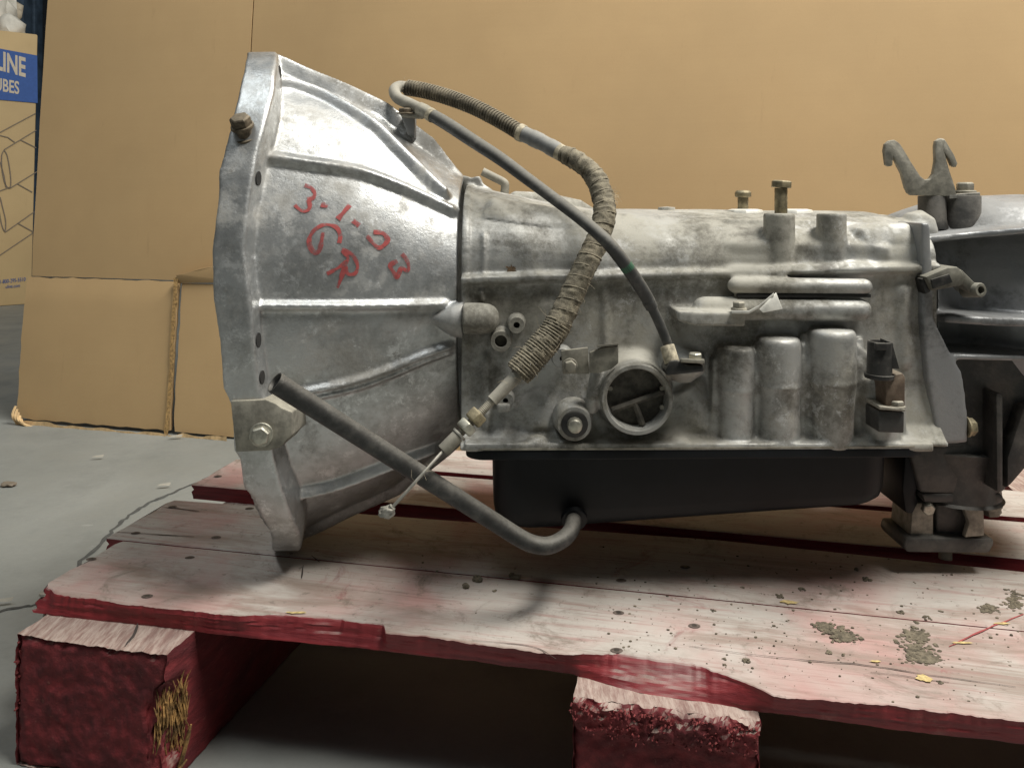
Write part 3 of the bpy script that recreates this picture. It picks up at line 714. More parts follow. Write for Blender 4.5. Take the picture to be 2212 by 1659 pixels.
# bolt standing on the rim, plate and bolt lower down
p = hit2(527, 284)[0]; d = Vector((-0.10, -0.62, 0.85)).normalized(); p -= d*0.008; mb = MB(); mb.cyl(p, p+d*0.018, 0.0054); mb.lathe(p, d, [(0, 0.0085), (0.004, 0.0085)], 20); mb.hexbolt(p+d*0.011, d, 0.0074, 0.009, 1.1); obj('bolt', mb, M_rust, BELL, 0.0003)
pl = [(497, 866), (574, 863), (596, 872), (608, 881), (631, 890), (631, 941), (618, 952), (606, 967), (580, 974), (509, 977)]
dp = min(hit2(x, y)[0].y for x, y in [(520, 880), (565, 870), (565, 938), (530, 960), (600, 930)])-0.003
mb = MB().prism([P(x, y, dp) for x, y in pl], (0.004, 0.05, 0)); obj('mounting_plate', mb, M_brk, BELL, 0.0012)
obj('bolt', MB().hexbolt(P(565, 938, dp-0.0003), (0.12, -1, 0.05), 0.0066, 0.008, 1.25), M_zinc, BELL, 0.0003)
# red handwriting
def z1(l): return [(x*0.31656+381.96, y*0.31656+63.66) for x, y in l]
strokes = [z1([(872, 1065), (918, 1085), (942, 1125), (925, 1155), (890, 1162)]), z1([(895, 1165), (908, 1200), (895, 1235), (850, 1238), (805, 1200)]),
           z1([(985, 1195), (1030, 1210)]), z1([(1180, 1200), (1140, 1248), (1098, 1297)]), z1([(1200, 1305), (1245, 1342)]),
           z1([(1342, 1385), (1405, 1392), (1438, 1435), (1412, 1475), (1375, 1490), (1335, 1455), (1297, 1408)]),
           [(868, 549), (878, 561), (883, 576), (880, 585), (867, 580), (862, 590), (857, 600), (850, 588), (843, 574), (858, 564)],
           z1([(1108, 1460), (1115, 1405), (1085, 1350), (1005, 1335), (935, 1375), (903, 1440), (918, 1500), (950, 1525), (978, 1495), (998, 1385)]),
           [(738, 540), (760, 550), (772, 572), (768, 590), (752, 592), (744, 575)], [(740, 541), (752, 560), (732, 578), (706, 592)], [(745, 576), (738, 598), (729, 622)]]
for st in strokes:
    q, nr = cast_path(BVH, st, 8 if len(st) > 3 else 6)
    wds = [0.0018*(0.85+0.5*noise.noise(p*180)) for p in q]
    obj('red_marking', MB().ribbon(q, nr, wds, 0.0005), M_mark, BELL, label='red handwritten stroke')
# rust spot and dirt blotches that sit on the casting
# ---- main case
ct = [(1000, 402), (1040, 408), (1090, 418), (1160, 430), (1240, 443), (1310, 452), (1500, 452), (1760, 455), (1950, 456), (2000, 470)]
NW = 0.600
def ridge_y(px): return 606-0.027*(px-1005)
def base_y(px): return 972-0.008*(px-1005)
def case_sec(px, grow=0.0):
    X = (px-CX)/F*0.62
    zt = HC-(interp(ct, px)-HY)/F*DA+grow; zr = HC-(ridge_y(px)-HY)/F*0.602; zb = HC-(base_y(px)-HY)/F*0.592
    hw = DA-0.608+grow; sec = []
    xs = (px-CX)/F
    def pt(y, z):
        return Vector((X, y, z))
    half = []
    for k in range(15):
        a = R(90)*(1-k/14)
        half.append((hw*math.cos(a)**0.75, lerp(zr+0.004, zt, math.sin(a)**0.85)))
    half += [(hw+0.0035, zr+0.0035), (hw+0.0065, zr+0.002), (hw+0.0065, zr-0.002), (hw+0.002, zr-0.004), (hw+0.001, zr-0.010), (hw+0.001, lerp(zr, zb, 0.4)), (hw+0.002, lerp(zr, zb, 0.7)), (hw+0.005, lerp(zr, zb, 0.90)), (hw+0.012, lerp(zr, zb, 0.955)), (hw+0.017, lerp(zr, zb, 0.98)), (hw+0.017, zb)]
    near = [pt(DA-y, z) for y, z in half]; far = [pt(DA+y, z) for y, z in reversed(half)]
    return near+far[:-1] if abs(half[0][0]) < 1e-6 else near+far
rings = [case_sec(lerp(1002, 2000, k/90)) for k in range(91)]
mb = MB().loft(rings); mb.rough(0.0008, 22, 6)
CASE = obj('case', mb, M_case, TR, ang=50, label='dusty grey cast gearbox case')
CBVH = BVHTree.FromPolygons([tuple(q) for q in mb.v], mb.f)
CF = [mb]; FUSED = {'front_flange', 'rear_flange', 'pan_rail', 'rib', 'rail_boss', 'plug_boss', 'accumulator_bore', 'bore_wall', 'oil_gallery', 'boss', 'bolt_tower', 'lug', 'rear_hump', 'neck'}
def cpart(name, mb, mat=M_case, bevel=0.0008, parent=None, seg=2, **k):
    if name in FUSED and not parent: CF.append(mb); return None
    return obj(name, mb, mat, parent or CASE, bevel, seg, **k)
cpart('front_flange', MB().loft([case_sec(999, 0.0015), case_sec(1014, 0.0015)]))
cpart('rear_flange', MB().loft([case_sec(1984, 0.0015), case_sec(2004, 0.0015)]))
cpart('pan_rail', MB().box((((1005+2015)/2-CX)/F*0.585, DA-0.0, HC-(967-HY)/F*0.585), (2018-1006)/F*0.585, 0.232, 0.006))
def wall_rib(pts, wd, ht, n=8):
    q, nr = cast_path(CBVH, pts, n); m = len(q)
    if m > 2: cpart('rib', MB().rib(q, nr, wd, [ht*min(1, (i+1)/3, (m-i)/3) for i in range(m)]), bevel=0, ang=80)
wall_rib([(1306, 606), (1308, 700), (1306, 800), (1304, 935)], 0.007, 0.003)
wall_rib([(1045, 500), (1046, 560), (1044, 596)], 0.004, 0.003)
wall_rib([(1040, 622), (1042, 655)], 0.004, 0.004)
wall_rib([(1050, 440), (1120, 452), (1220, 466), (1290, 470)], 0.018, 0.006)
wall_rib([(1050, 760), (1052, 850), (1050, 935)], 0.006, 0.005)
wall_rib([(1560, 478), (1640, 480), (1850, 484), (1900, 498)], 0.006, 0.003)
wall_rib([(1560, 528), (1700, 532), (1860, 532), (1925, 540)], 0.008, 0.0035)
wall_rib([(1560, 580), (1700, 578), (1900, 570)], 0.006, 0.003)
wall_rib([(1850, 512), (1900, 500), (1970, 498)], 0.014, 0.007)
wall_rib([(1950, 610), (1952, 700), (1956, 800)], 0.010, 0.004)
wall_rib([(1480, 830), (1500, 870), (1510, 935)], 0.018, 0.008)
wall_rib([(1200, 650), (1205, 720)], 0.02, 0.004); wall_rib([(1130, 860), (1160, 900), (1165, 930)], 0.022, 0.006)
# low lumps along the pan rail
for px in (1165, 1465, 1850):
    p = P(px+random.uniform(-6, 6), 951, 0.592); cpart('rail_boss', MB().lathe(p, (0, 0, 1), [(-0.004, 0.0075), (0.001, 0.0075), (0.0028, 0.005), (0.003, 0)], 16))
# conical plug boss by the joint
r = 34/F*0.59; cpart('plug_boss', MB().lathe(P(1000, 688, 0.596), (1, 0, 0), [(0, r), (0.013, r), (0.019, r*0.93), (0.023, r*0.75), (0.0255, r*0.4), (0.026, 0)], 28), bevel=0)
def ring_boss(px, py, R_, rh, df, name='ring_boss', mat=M_case, hole=M_hole, depth=0.018):
    k = df/F; p = P(px, py, df)
    o = cpart(name, MB().lathe(p+Vector((0, depth, 0)), (0, -1, 0), [(0, R_*k*1.15), (depth*0.7, R_*k), (depth-0.0008, R_*k), (depth, R_*k*0.95), (depth, rh*k), (depth-0.006, rh*k*0.96), (depth-0.006, 0)], 30), mat, 0)
    obj('hole', MB().lathe(p+Vector((0, 0.0055, 0)), (0, -1, 0), [(0, rh*k), (0.001, rh*k*0.97)], 24), hole, o)
    return o
ring_boss(1116, 703, 18, 7, 0.588); ring_boss(1082, 738, 23, 13.5, 0.590, hole=M_cav)
# bracket with two bolts
br = empty('clamp_bracket', P(1270, 790, 0.58), parent=CASE)
obj('plate', MB().prism([P(x, y, 0.584) for x, y in [(1212, 758), (1270, 751), (1273, 808), (1216, 808)]], (0, 0.003, 0)), M_brk, br, 0.0005)
obj('plate', MB().prism([P(x, y, 0.578) for x, y in [(1274, 762), (1300, 752), (1336, 747), (1336, 785), (1320, 798), (1296, 806), (1274, 806)]], (0, 0.004, 0)), M_brk, br, 0.0006)
obj('lip', MB().prism([P(1290, 751, 0.575), P(1336, 746, 0.575), P(1336, 746, 0.590), P(1290, 751, 0.590)], (0, 0, 0.0015)), M_brk, br, 0.0004)
obj('bolt', MB().hexbolt(P(1231, 790, 0.5835), (0, -1, 0), 0.0045, 0.005, 1.2), M_brk, br, 0.0002)
ring_boss(1215, 775, 22, 6, 0.590, depth=0.012)
ring_boss(1092, 866, 18, 6, 0.594, depth=0.01)
cpart('lug', MB().prism([P(x, y, 0.592) for x, y in [(1072, 872), (1104, 872), (1100, 893), (1074, 893)]], (0, 0.012, 0)))
# big servo bore
k = 0.574/F; c = P(1377, 864, 0.574)
cpart('neck', MB().lathe(c+Vector((0, 0.045, 0)), (0, -1, 0), [(0, 100*k), (0.015, 92*k), (0.026, 82*k), (0.034, 76*k)], 48))
SB = cpart('servo_bore', MB().lathe(c+Vector((0, 0.016, 0)), (0, -1, 0), [(0, 79*k), (0.0145, 77.5*k), (0.016, 75.5*k), (0.016, 68*k), (0.0145, 66*k), (0.012, 66*k), (0.011, 64*k), (0.004, 62*k), (0.004, 0)], 64), M_case, 0)
obj('bore_floor', MB().lathe(c+Vector((0, 0.0118, 0)), (0, -1, 0), [(0, 63*k), (0.0012, 63*k), (0.0013, 40*k), (0.0016, 0)], 48), M_cav, SB)
for a, b in [((1322, 886), (1434, 846)), ((1370, 868), (1388, 918)), ((1352, 812), (1366, 866))][:2]:
    obj('web', MB().tube([P(*a, 0.5805), P(*b, 0.5805)], 0.0022, 8), M_cav, SB)
for a in (20, 160, 340):
    q = c+Vector((math.cos(R(a))*60*k, 0.008, math.sin(R(a))*60*k)); obj('clip', MB().lathe(q, (0, -1, 0), [(0, 0.0016), (0.003, 0.0016), (0.003, 0.0008)], 10), M_brk, SB)
# small plug with black washer
c2 = P(1241, 916, 0.583); k2 = 0.583/F
PB = cpart('drain_boss', MB().lathe(c2+Vector((0, 0.018, 0)), (0, -1, 0), [(0, 46*k2), (0.009, 40*k2), (0.0165, 38*k2), (0.018, 36*k2), (0.018, 0)], 36), M_case, 0)
obj('washer', MB().lathe(c2+Vector((0, 0.0005, 0)), (0, -1, 0), [(0, 29*k2), (0.0015, 29*k2), (0.002, 27*k2), (0.002, 0)], 32), M_blkp, PB)
obj('bolt', MB().lathe(c2+Vector((0, -0.001, 0)), (0, -1, 0), [(0, 17*k2), (0.003, 16.5*k2), (0.006, 15*k2), (0.0068, 11*k2), (0.007, 0)], 12), M_zinc, PB, 0.0002)
cpart('rib', MB().tube([P(1288, 800, 0.592), P(1283, 850, 0.590), P(1275, 890, 0.592)], [0.004, 0.0055, 0.005], 12), M_case, 0)
# accumulator bores
def bore(px, y0, y1, r, df, yband, tap=0.80):
    k = df/F; z0 = P(px, y1, df).z; z1_ = P(px, y0, df).z; zb = P(px, yband, df).z; rr = r*k
    p = P(px, y1, df); p.z = z0
    pr = [(0, rr*tap), (0.004, rr*tap*1.02), ((zb-z0)*0.8, rr*0.94), ((zb-z0)-0.001, rr*1.0), ((zb-z0), rr*1.05), ((zb-z0)+0.0015, rr*1.0), ((z1_-z0)-0.0045, rr), ((z1_-z0)-0.0012, rr*0.93), ((z1_-z0), rr*0.80), ((z1_-z0)+0.0006, 0)]
    o = cpart('accumulator_bore', MB().lathe(p, (0, 0, 1), pr, 36), M_bore, 0); return o
bore(1586, 748, 958, 42, 0.601, 838, 0.95); bore(1681, 727, 958, 47, 0.5995, 830, 0.95); bore(1797, 710, 958, 50, 0.597, 822, 0.84); bore(1900, 812, 955, 46, 0.599, 852, 0.90)
cpart('bore_wall', MB().prism([P(x, y, 0.597) for x, y in [(1540, 775), (1640, 760), (1740, 745), (1850, 745), (1960, 820), (1960, 946), (1535, 946)]], (0, 0.03, 0)), M_case, 0.004, seg=3)
for px, y in ((1636, 800), (1738, 780), (1852, 790)):
    cpart('rib', MB().tube([P(px, y-60, 0.604), P(px, y, 0.6), P(px-4, y+115, 0.602)], [0.004, 0.0055, 0.005], 12), M_bore, 0)
# oil gallery bars
def bar(px0, px1, y0, y1, df, mat=M_case, name='oil_gallery'):
    k = df/F; a = P(px0, (y0+y1)/2, df); r = (y1-y0)/2*k; L = (px1-px0)*k
    return cpart(name, MB().lathe(a+Vector((0, r*0.9, 0)), (1, 0, -0.012), [(0, 0), (r*0.15, r*0.5), (r*0.5, r*0.85), (r, r), (L-r, r), (L-r*0.5, r*0.85), (L-r*0.15, r*0.5), (L, 0)], 24), mat, 0)
bar(1575, 1892, 600, 636, 0.5925); bar(1500, 1892, 643, 694, 0.591)
cpart('slot', MB().box(P(1735, 639, 0.5960), 290/F*0.59, 0.004, 0.0022), M_hole, 0)
cpart('boss', MB().prism([P(x, y, 0.577) for x, y in [(1463, 672), (1590, 676), (1592, 668), (1612, 668), (1610, 706), (1560, 705), (1500, 704), (1466, 694)]], (0, 0.03, 0)), M_case, 0.0016, seg=3)
TAB = empty('bent_tab', P(1620, 665, 0.575), parent=CASE)
tb = [(1580, 671), (1618, 671), (1640, 659), (1672, 632)]
mb = MB(); n = len(tb)
mb.loft([[P(x, y, 0.570), P(x, y, 0.586), P(x, y, 0.586)+Vector((0, 0, -0.0022)), P(x, y, 0.570)+Vector((0, 0, -0.0022))] for x, y in tb]); obj('strip', mb, M_white, TAB, 0.0004)
obj('ear', MB().prism([P(1676, 632, 0.572), P(1690, 668, 0.570), P(1648, 676, 0.566), P(1640, 668, 0.566)], (0.0006, 0.0014, 0)), M_white, TAB, 0.0003)
obj('bolt', MB().hexbolt(P(1596, 670, 0.578), (0, 0, 1), 0.0045, 0.006, 1.2), M_brk, TAB, 0.0002)
# upright tubes and bolts on the top of the case
for px, w_ in ((1683, 33), (1796, 31)):
    k = 0.615/F; p = P(px, 588, 0.615); h = P(px, 461, 0.615).z-p.z
    cpart('bolt_tower', MB().lathe(p, (0, 0, 1), [(0, w_*k), (h-0.0008, w_*k), (h, w_*k*0.95), (h, 0)], 30), M_bore, 0)
p = P(1687, 462, 0.615); mb = MB(); mb.cyl(p, p+Vector((0, 0, 0.019)), 0.0046); mb.hexbolt(p+Vector((0, 0, 0.018)), (0.08, 0, 1), 0.0078, 0.0065, 0); cpart('bolt', mb, M_zincy, 0.0003)
p = P(1605, 462, 0.675); mb = MB(); mb.cyl(p, p+Vector((0, 0, 0.018)), 0.0042); mb.lathe(p+Vector((0, 0, 0.013)), (0, 0, 1), [(0, 0.0042), (0.001, 0.0065), (0.004, 0.0065), (0.0058, 0.005), (0.006, 0)], 18); cpart('bolt', mb, M_zincy, 0.0003)
for px in (1608, 1715):
    p = P(px, 457, 0.672); cpart('chipped_pad', MB().lathe(p, (0, 0, 1), [(-0.004, 0.016), (0.0012, 0.014), (0.002, 0.010), (0.002, 0)], 9), M_white, 0.0004)
p = P(1440, 452, 0.69); cpart('chipped_pad', MB().lathe(p, (0, 0, 1), [(-0.004, 0.008), (0.0015, 0.007), (0.002, 0)], 8), M_case, 0.0004)
# breather pipe and lugs on the top left
cpart('breather_pipe', MB().tube(catmull([P(1042, 371, 0.71), P(1068, 384, 0.71), P(1087, 394, 0.71), P(1091, 402, 0.71), P(1089, 425, 0.71)], 6), 0.0036, 12), M_hosg, 0)
cpart('lug', MB().prism([P(x, y, 0.69) for x, y in [(998, 378), (1018, 384), (1036, 380), (1042, 396), (1060, 408), (1060, 425), (998, 420)]], (0, 0.02, 0)), M_case, 0.002)
cpart('rear_hump', MB().lathe(P(1085, 440, 0.745), (1, 0, -0.07), [(0, 0.004), (0.01, 0.012), (0.04, 0.0125), (0.07, 0.008), (0.085, 0.0)], 24), M_case, 0)
# rust spot
q, nr = cast_to(CBVH, 1105, 583)
if q is not None:
    x, y = frame(nr); n = 30
    mb = MB().add([q+nr*0.0006+(x*math.cos(i*6.283/n)+y*math.sin(i*6.283/n))*0.0045*random.uniform(0.45, 1.1) for i in range(n)], [tuple(range(n))]); cpart('rust_spot', mb, plain('rust', (0.16, 0.105, 0.06), 0.9, 0, 0.6, 300), 0)
# black speed sensor connector with clamp at the end of the hose
SN = empty('speed_sensor', P(1480, 800, 0.57), parent=TR)
obj('sensor_body', MB().prism([P(x, y, 0.566) for x, y in [(1437, 800), (1448, 780), (1462, 778), (1488, 790), (1520, 790), (1522, 803), (1440, 812)]], (0, 0.018, 0)), M_blkp, SN, 0.0012)
obj('clamp', MB().prism([P(1470, 783, 0.563), P(1522, 786, 0.563), P(1522, 786, 0.59), P(1470, 783, 0.59)], (0, 0, 0.0028)), M_brk, SN, 0.0006)
obj('bolt', MB().hexbolt(P(1502, 781, 0.572), (0, 0, 1), 0.0048, 0.006, 1.3), M_zinc, SN, 0.0003)
obj('ferrule', MB().cyl(P(1441, 747, 0.576), P(1452, 784, 0.572), 0.0050, 0.0052), M_tape, SN, 0.0004)
cpart('boss', MB().lathe(P(1475, 812, 0.600), (0, 0, 1), [(-0.004, 0.006), (0.004, 0.016), (0.014, 0.016), (0.018, 0.010), (0.019, 0)], 24), M_case, 0)
# wiring connector on the right end of the case
CN = empty('solenoid_connector', P(1910, 860, 0.57), parent=TR)
p = P(1899, 817, 0.574); k = 0.574/F
obj('plug', MB().lathe(p, (0.03, 0, 1), [(0, 30*k), (0.003, 31*k), (0.003, 26*k), (0.024, 26*k), (0.0255, 25*k), (0.0255, 21*k), (0.020, 20*k), (0.020, 0)], 22), M_blkp, CN, 0.0003)
obj('tab', MB().prism([P(x, y, 0.564) for x, y in [(1893, 742), (1916, 742), (1918, 757), (1893, 757)]], (0, 0.004, 0)), M_blkp, CN, 0.0004)
obj('latch', MB().prism([P(1914, 735, 0.568), P(1928, 740, 0.568), P(1944, 798, 0.568), P(1921, 796, 0.568)], (0, 0.010, 0)), M_blkp, CN, 0.0006)
obj('clip', MB().prism([P(x, y, 0.570) for x, y in [(1913, 814), (1950, 806), (1956, 815), (1955, 886), (1914, 884)]], (0, 0.02, 0)), M_brown, CN, 0.001)
obj('flange', MB().prism([P(x, y, 0.566) for x, y in [(1900, 878), (1956, 884), (1956, 889), (1900, 885)]], (0, 0.022, 0)), M_brk, CN, 0.0004)
obj('bolt', MB().hexbolt(P(1936, 880, 0.572), (0, 0, 1), 0.0050, 0.005, 1.2), M_brk, CN, 0.0003)
obj('block', MB().prism([P(x, y, 0.569) for x, y in [(1898, 888), (1954, 890), (1953, 936), (1898, 934)]], (0, 0.022, 0)), M_greas, CN, 0.001)
# ---- oil pan
PAN = empty('oil_pan', P(1500, 1130, 0.60), parent=TR)
def rrect(x0, x1, y0, y1, z, r, n=6):
    out = []
    for cx, cy, a0_ in ((x1-r, y1-r, 0), (x0+r, y1-r, 90), (x0+r, y0+r, 180), (x1-r, y0+r, 270)):
        for k in range(n+1): a = R(a0_+90*k/n); out.append(Vector((cx+r*math.cos(a), cy+r*math.sin(a), z)))
    return out
dN = 0.584; xa, xb = (1004-CX)/F*dN, (2006-CX)/F*dN
def pz(px, py, d=dN): return HC-(py-HY)/F*d
mb = MB(); zt0, zt1 = pz(0, 975), pz(0, 969)
def tilt(rg, dz):
    return [p+Vector((0, 0, lerp(0, dz, (p.x-xa)/(xb-xa)))) for p in rg]
mb.loft([tilt(rrect(xa, xb, DA-0.116, DA+0.116, z, 0.014), 0.0022) for z in (zt0-0.0065, zt0-0.0055, zt0+0.0005)])
obj('pan_flange', mb, M_pan, PAN, 0.0008)
mb = MB(); mb.loft([tilt(rrect(xa-0.0005, xb+0.0005, DA-0.1165, DA+0.1165, z, 0.014), 0.0022) for z in (zt0+0.0006, zt0+0.0018)]); obj('gasket', mb, M_brk, PAN)
dB = 0.602; xc, xd = (1054-CX)/F*dB, (1945-CX)/F*dB
rings = []
prof = [(0.0, 0.0), (0.002, -0.001), (0.010, -0.0025), (0.4, -0.0028), (0.75, -0.0035), (0.88, -0.005), (0.95, -0.008), (0.985, -0.012), (1.0, -0.018)]
for t, ins in prof:
    rg = []
    for p in rrect(xc, xd, DA-0.098, DA+0.098, 0, 0.022, 12):
        f = (p.x-xc)/(xd-xc); depth = interp([(0, 0.0615), (0.35, 0.0605), (0.6, 0.0560), (0.85, 0.0490), (1, 0.0440)], f)
        cx_, cy_ = (xc+xd)/2, DA
        x = p.x+(-ins if p.x < cx_ else ins)*1.0*(-1 if False else 1); x = p.x-math.copysign(1, p.x-cx_)*(-ins)*1.0
        y = p.y-math.copysign(1, p.y-cy_)*(-ins)
        rg.append(Vector((x, y, zt0-0.005+0.0022*f-depth*t)))
    rings.append(rg)
mb = MB().loft(rings); obj('sump', mb, M_pan, PAN, ang=60)
# ---- dipstick tube
DT = empty('dipstick_tube', P(1240, 1120, 0.585), parent=TR)
path = catmull([P(594, 826, 0.490), P(700, 893, 0.505), P(900, 1020, 0.533), P(1060, 1122, 0.552), P(1120, 1160, 0.556), P(1152, 1175, 0.558), P(1185, 1178, 0.560), P(1215, 1165, 0.566), P(1232, 1148, 0.574), P(1238, 1130, 0.586), P(1240, 1120, 0.606)], 10)
n = len(path); rad = [lerp(0.0063, 0.0056, min(1, i/n*1.5)) for i in range(n)]
mb = MB().tube(path, rad, 22, caps=False); obj('pipe', mb, M_tubem, DT, ang=60)
d = (path[0]-path[1]).normalized()
obj('mouth', MB().lathe(path[0]-d*0.02, d, [(0, 0.0), (0.0005, 0.0050), (0.0198, 0.0052), (0.0203, 0.0056), (0.0203, 0.0063), (0.0180, 0.00655)], 22), M_tubem, DT)
obj('mouth_bore', MB().lathe(path[0]-d*0.002, d, [(0, 0.0052), (0.0005, 0)], 18), M_hole, DT)
obj('collar', MB().lathe(P(1240, 1118, 0.600), (0.02, -1, -0.3), [(0, 0.0095), (0.003, 0.009), (0.004, 0.0065)], 20), M_pan, DT)
# ---- wrapped throttle cable
TC = empty('wrapped_cable', P(1120, 805, 0.556), parent=TR)
wp = catmull([P(1118, 808, 0.553), P(1150, 772, 0.556), P(1190, 725, 0.560), P(1216, 680, 0.564), P(1250, 605, 0.572), P(1288, 525, 0.583), P(1306, 465, 0.592), P(1300, 420, 0.600), P(1282, 378, 0.610), P(1245, 347, 0.620), P(1216, 333, 0.628)], 26)
n = len(wp); rad = []
for i, p in enumerate(wp):
    f = i/(n-1); b = interp([(0, 31), (0.15, 32), (0.3, 28), (0.45, 26), (0.6, 25), (0.75, 24), (0.9, 22), (1, 19)], f)
    step = (i % 7)/7.0
    rad.append((b*(0.965+0.045*step)+1.2*noise.noise(p*170))/F*p.y*0.98)
mb = MB().tube(wp, rad, 22)
for q in mb.v: q += noise.noise_vector(q*320)*0.0009
obj('cloth_wrap', mb, M_fab, TC, ang=70)
def coil(name, pts, pitch, wire, rr, mat):
    """helical cord lying on a tube"""
    L = [0]
    for a, b in zip(pts, pts[1:]): L.append(L[-1]+(b-a).length)
    tot = L[-1]; turns = tot/pitch; N = int(turns*12); out = []; d0 = (pts[1]-pts[0]).normalized(); x, y = frame(d0)
    for i in range(N+1):
        s = tot*i/N; j = 0
        while j < len(L)-2 and L[j+1] < s: j += 1
        f = (s-L[j])/max(1e-9, L[j+1]-L[j]); p = pts[j].lerp(pts[j+1], f); t = (pts[j+1]-pts[j]).normalized()
        x = (x-t*x.dot(t)).normalized(); y = t.cross(x); a = 2*math.pi*turns*i/N; r_ = lerp(rr[j], rr[min(j+1, len(rr)-1)], f)
        out.append(p+(x*math.cos(a)+y*math.sin(a))*r_)
    return obj(name, MB().tube(out, wire, 5), mat, TC, ang=80)
coil('wrap_cord', wp[:70], 0.0021, 0.0007, rad[:70], M_fab)
coil('wrap_cord', wp[70:], 0.0085, 0.0006, rad[70:], M_fab)
sl_ = catmull([P(1216, 333, 0.628), P(1170, 308, 0.638), P(1122, 286, 0.648)], 14)
m_ = len(sl_); rs = [(17.5+1.2*((i//5) % 2))/F*p.y for i, p in enumerate(sl_)]
obj('banded_sleeve', MB().tube(sl_, rs, 20), plain('grey_band_tape', (0.16, 0.165, 0.165), 0.5, 0, 0.3, 60, 0.1, (0.36, 0.34, 0.29), 0.5), TC, ang=25)
for a, b in ((0, 4), (m_-5, m_-1)):
    obj('tape', MB().tube(sl_[a:b+1], [r_*1.05 for r_ in rs[a:b+1]], 20), M_tape, TC)
cp = catmull([P(1122, 286, 0.648), P(1075, 258, 0.658), P(1020, 230, 0.670), P(960, 208, 0.682), P(910, 195, 0.690), P(878, 190, 0.694)], 10)
cr_ = [16/F*p.y for p in cp]
obj('loom', MB().tube(cp, [r_*0.93 for r_ in cr_], 16), M_corr, TC)
coil('loom_ring', cp, 0.0026, 0.0009, cr_, M_corr)
bp = catmull([P(880, 190, 0.694), P(862, 188, 0.692), P(852, 197, 0.686), P(860, 213, 0.678), P(885, 225, 0.670), P(908, 236, 0.664), P(932, 249, 0.658)], 8)
obj('bent_pipe', MB().tube(bp, [12.5/F*p.y for p in bp], 18), M_hosg, TC)
obj('crimp', MB().tube([P(905, 234, 0.6645), P(918, 241, 0.662), P(928, 247, 0.6595)], [0.0052, 0.0056, 0.0052], 18), M_brk, TC)
obj('tape', MB().tube([P(928, 247, 0.6595), P(936, 252, 0.657)], 0.0056, 18), M_tape, TC)
# clip stand that carries the bend
ST = empty('cable_stand', P(880, 262, 0.672), parent=TR)
obj('post', MB().prism([P(x, y, 0.672) for x, y in [(866, 250), (896, 252), (896, 300), (880, 292)]], (0, 0.012, 0)), M_dark, ST, 0.0008)
obj('bolt', MB().hexbolt(P(878, 247, 0.668), (0, -0.1, 1), 0.0062, 0.005, 1.3), M_rust, ST, 0.0003)
obj('saddle', MB().prism([P(x, y, 0.664) for x, y in [(862, 246), (900, 236), (916, 246), (912, 256), (868, 254)]], (0, 0.01, 0)), M_brk, ST, 0.001)
# black hose from the stand down to the sensor
HS = empty('black_hose', P(1440, 748, 0.58), parent=TR)
hp = catmull([P(932, 249, 0.658), P(965, 268, 0.650), P(1023, 306, 0.634), P(1080, 343, 0.620), P(1138, 386, 0.604), P(1196, 429, 0.588), P(1253, 472, 0.570), P(1290, 503, 0.560), P(1318, 530, 0.556), P(1358, 582, 0.560), P(1392, 634, 0.568), P(1408, 664, 0.572)], 10)
obj('hose', MB().tube(hp, [(14.0+0.8*math.sin(i*0.09))/F*p.y for i, p in enumerate(hp)], 20), M_rub, HS)
obj('sleeve_end', MB().tube(catmull([P(1400, 650, 0.570), P(1412, 672, 0.572), P(1428, 707, 0.575), P(1443, 745, 0.577)], 6), [0.0045]*3+[0.0034]*16, 16), M_rub, HS)
gi = min(range(len(hp)), key=lambda i: (hp[i]-P(1355, 578, 0.56)).length)
obj('green_band', MB().tube(hp[gi-1:gi+2], 14.8/F*0.56, 20), M_green, HS)
# threaded end with nuts, wire and stop
E0, E1 = P(1124, 804, 0.552), P(956, 975, 0.534)
ax = (E1-E0).normalized(); Ltot = (E1-E0).length
def along(px): return (px-1124)/(956-1124)*Ltot
k = 0.545/F
obj('ferrule', MB().lathe(E0, ax, [(0, 15*k), (along(1100), 14.5*k), (along(1066), 13*k), (along(1062), 13.5*k), (along(1062), 9*k)], 22), M_hosg, TC)
tp = []; s = along(1064); e_ = along(990); i = 0
while s < e_: tp += [(s, 8.2*k), (s+0.0005, 9.4*k)]; s += 0.0011
obj('threaded_rod', MB().lathe(E0, ax, tp, 16), M_brk, TC)
for a, b in ((1036, 1018), (1014, 999)):
    x, y = frame(ax); rg = lambda s_, r_: [E0+ax*s_+(x*math.cos(q*1.0472+0.4)+y*math.sin(q*1.0472+0.4))*r_ for q in range(6)]
    h0, h1 = along(a), along(b)
    obj('nut', MB().loft([rg(h0, 20*k), rg(h0+0.0008, 23*k), rg(h1-0.0008, 23*k), rg(h1, 20*k)]), M_zincy if a > 1020 else M_zinc, TC, 0.0004)
obj('washer', MB().lathe(E0, ax, [(along(993), 17*k), (along(989), 17*k)], 22), M_steel, TC, 0.0002)
obj('end_sleeve', MB().lathe(E0, ax, [(along(988), 14.5*k), (along(958), 15*k), (along(957), 14*k), (along(957), 10*k), (along(966), 9*k), (along(966), 0)], 22), M_hosg, TC)
obj('sleeve_bore', MB().lathe(E0, ax, [(along(964), 9.2*k), (along(963), 0)], 18), M_hole, TC)
wr = catmull([P(964, 966, 0.535), P(925, 1010, 0.521), P(880, 1060, 0.516), P(845, 1098, 0.514)], 8)
obj('wire', MB().tube(wr, 0.0010, 8), M_steel, TC)
mb = MB(); mb.add(*lump(P(836, 1106, 0.514), (0.0050, 0.0035, 0.0036), 300, 3)); mb.cyl(P(848, 1094, 0.514), P(838, 1106, 0.514), 0.0022); obj('wire_stop', mb, M_steel, TC)
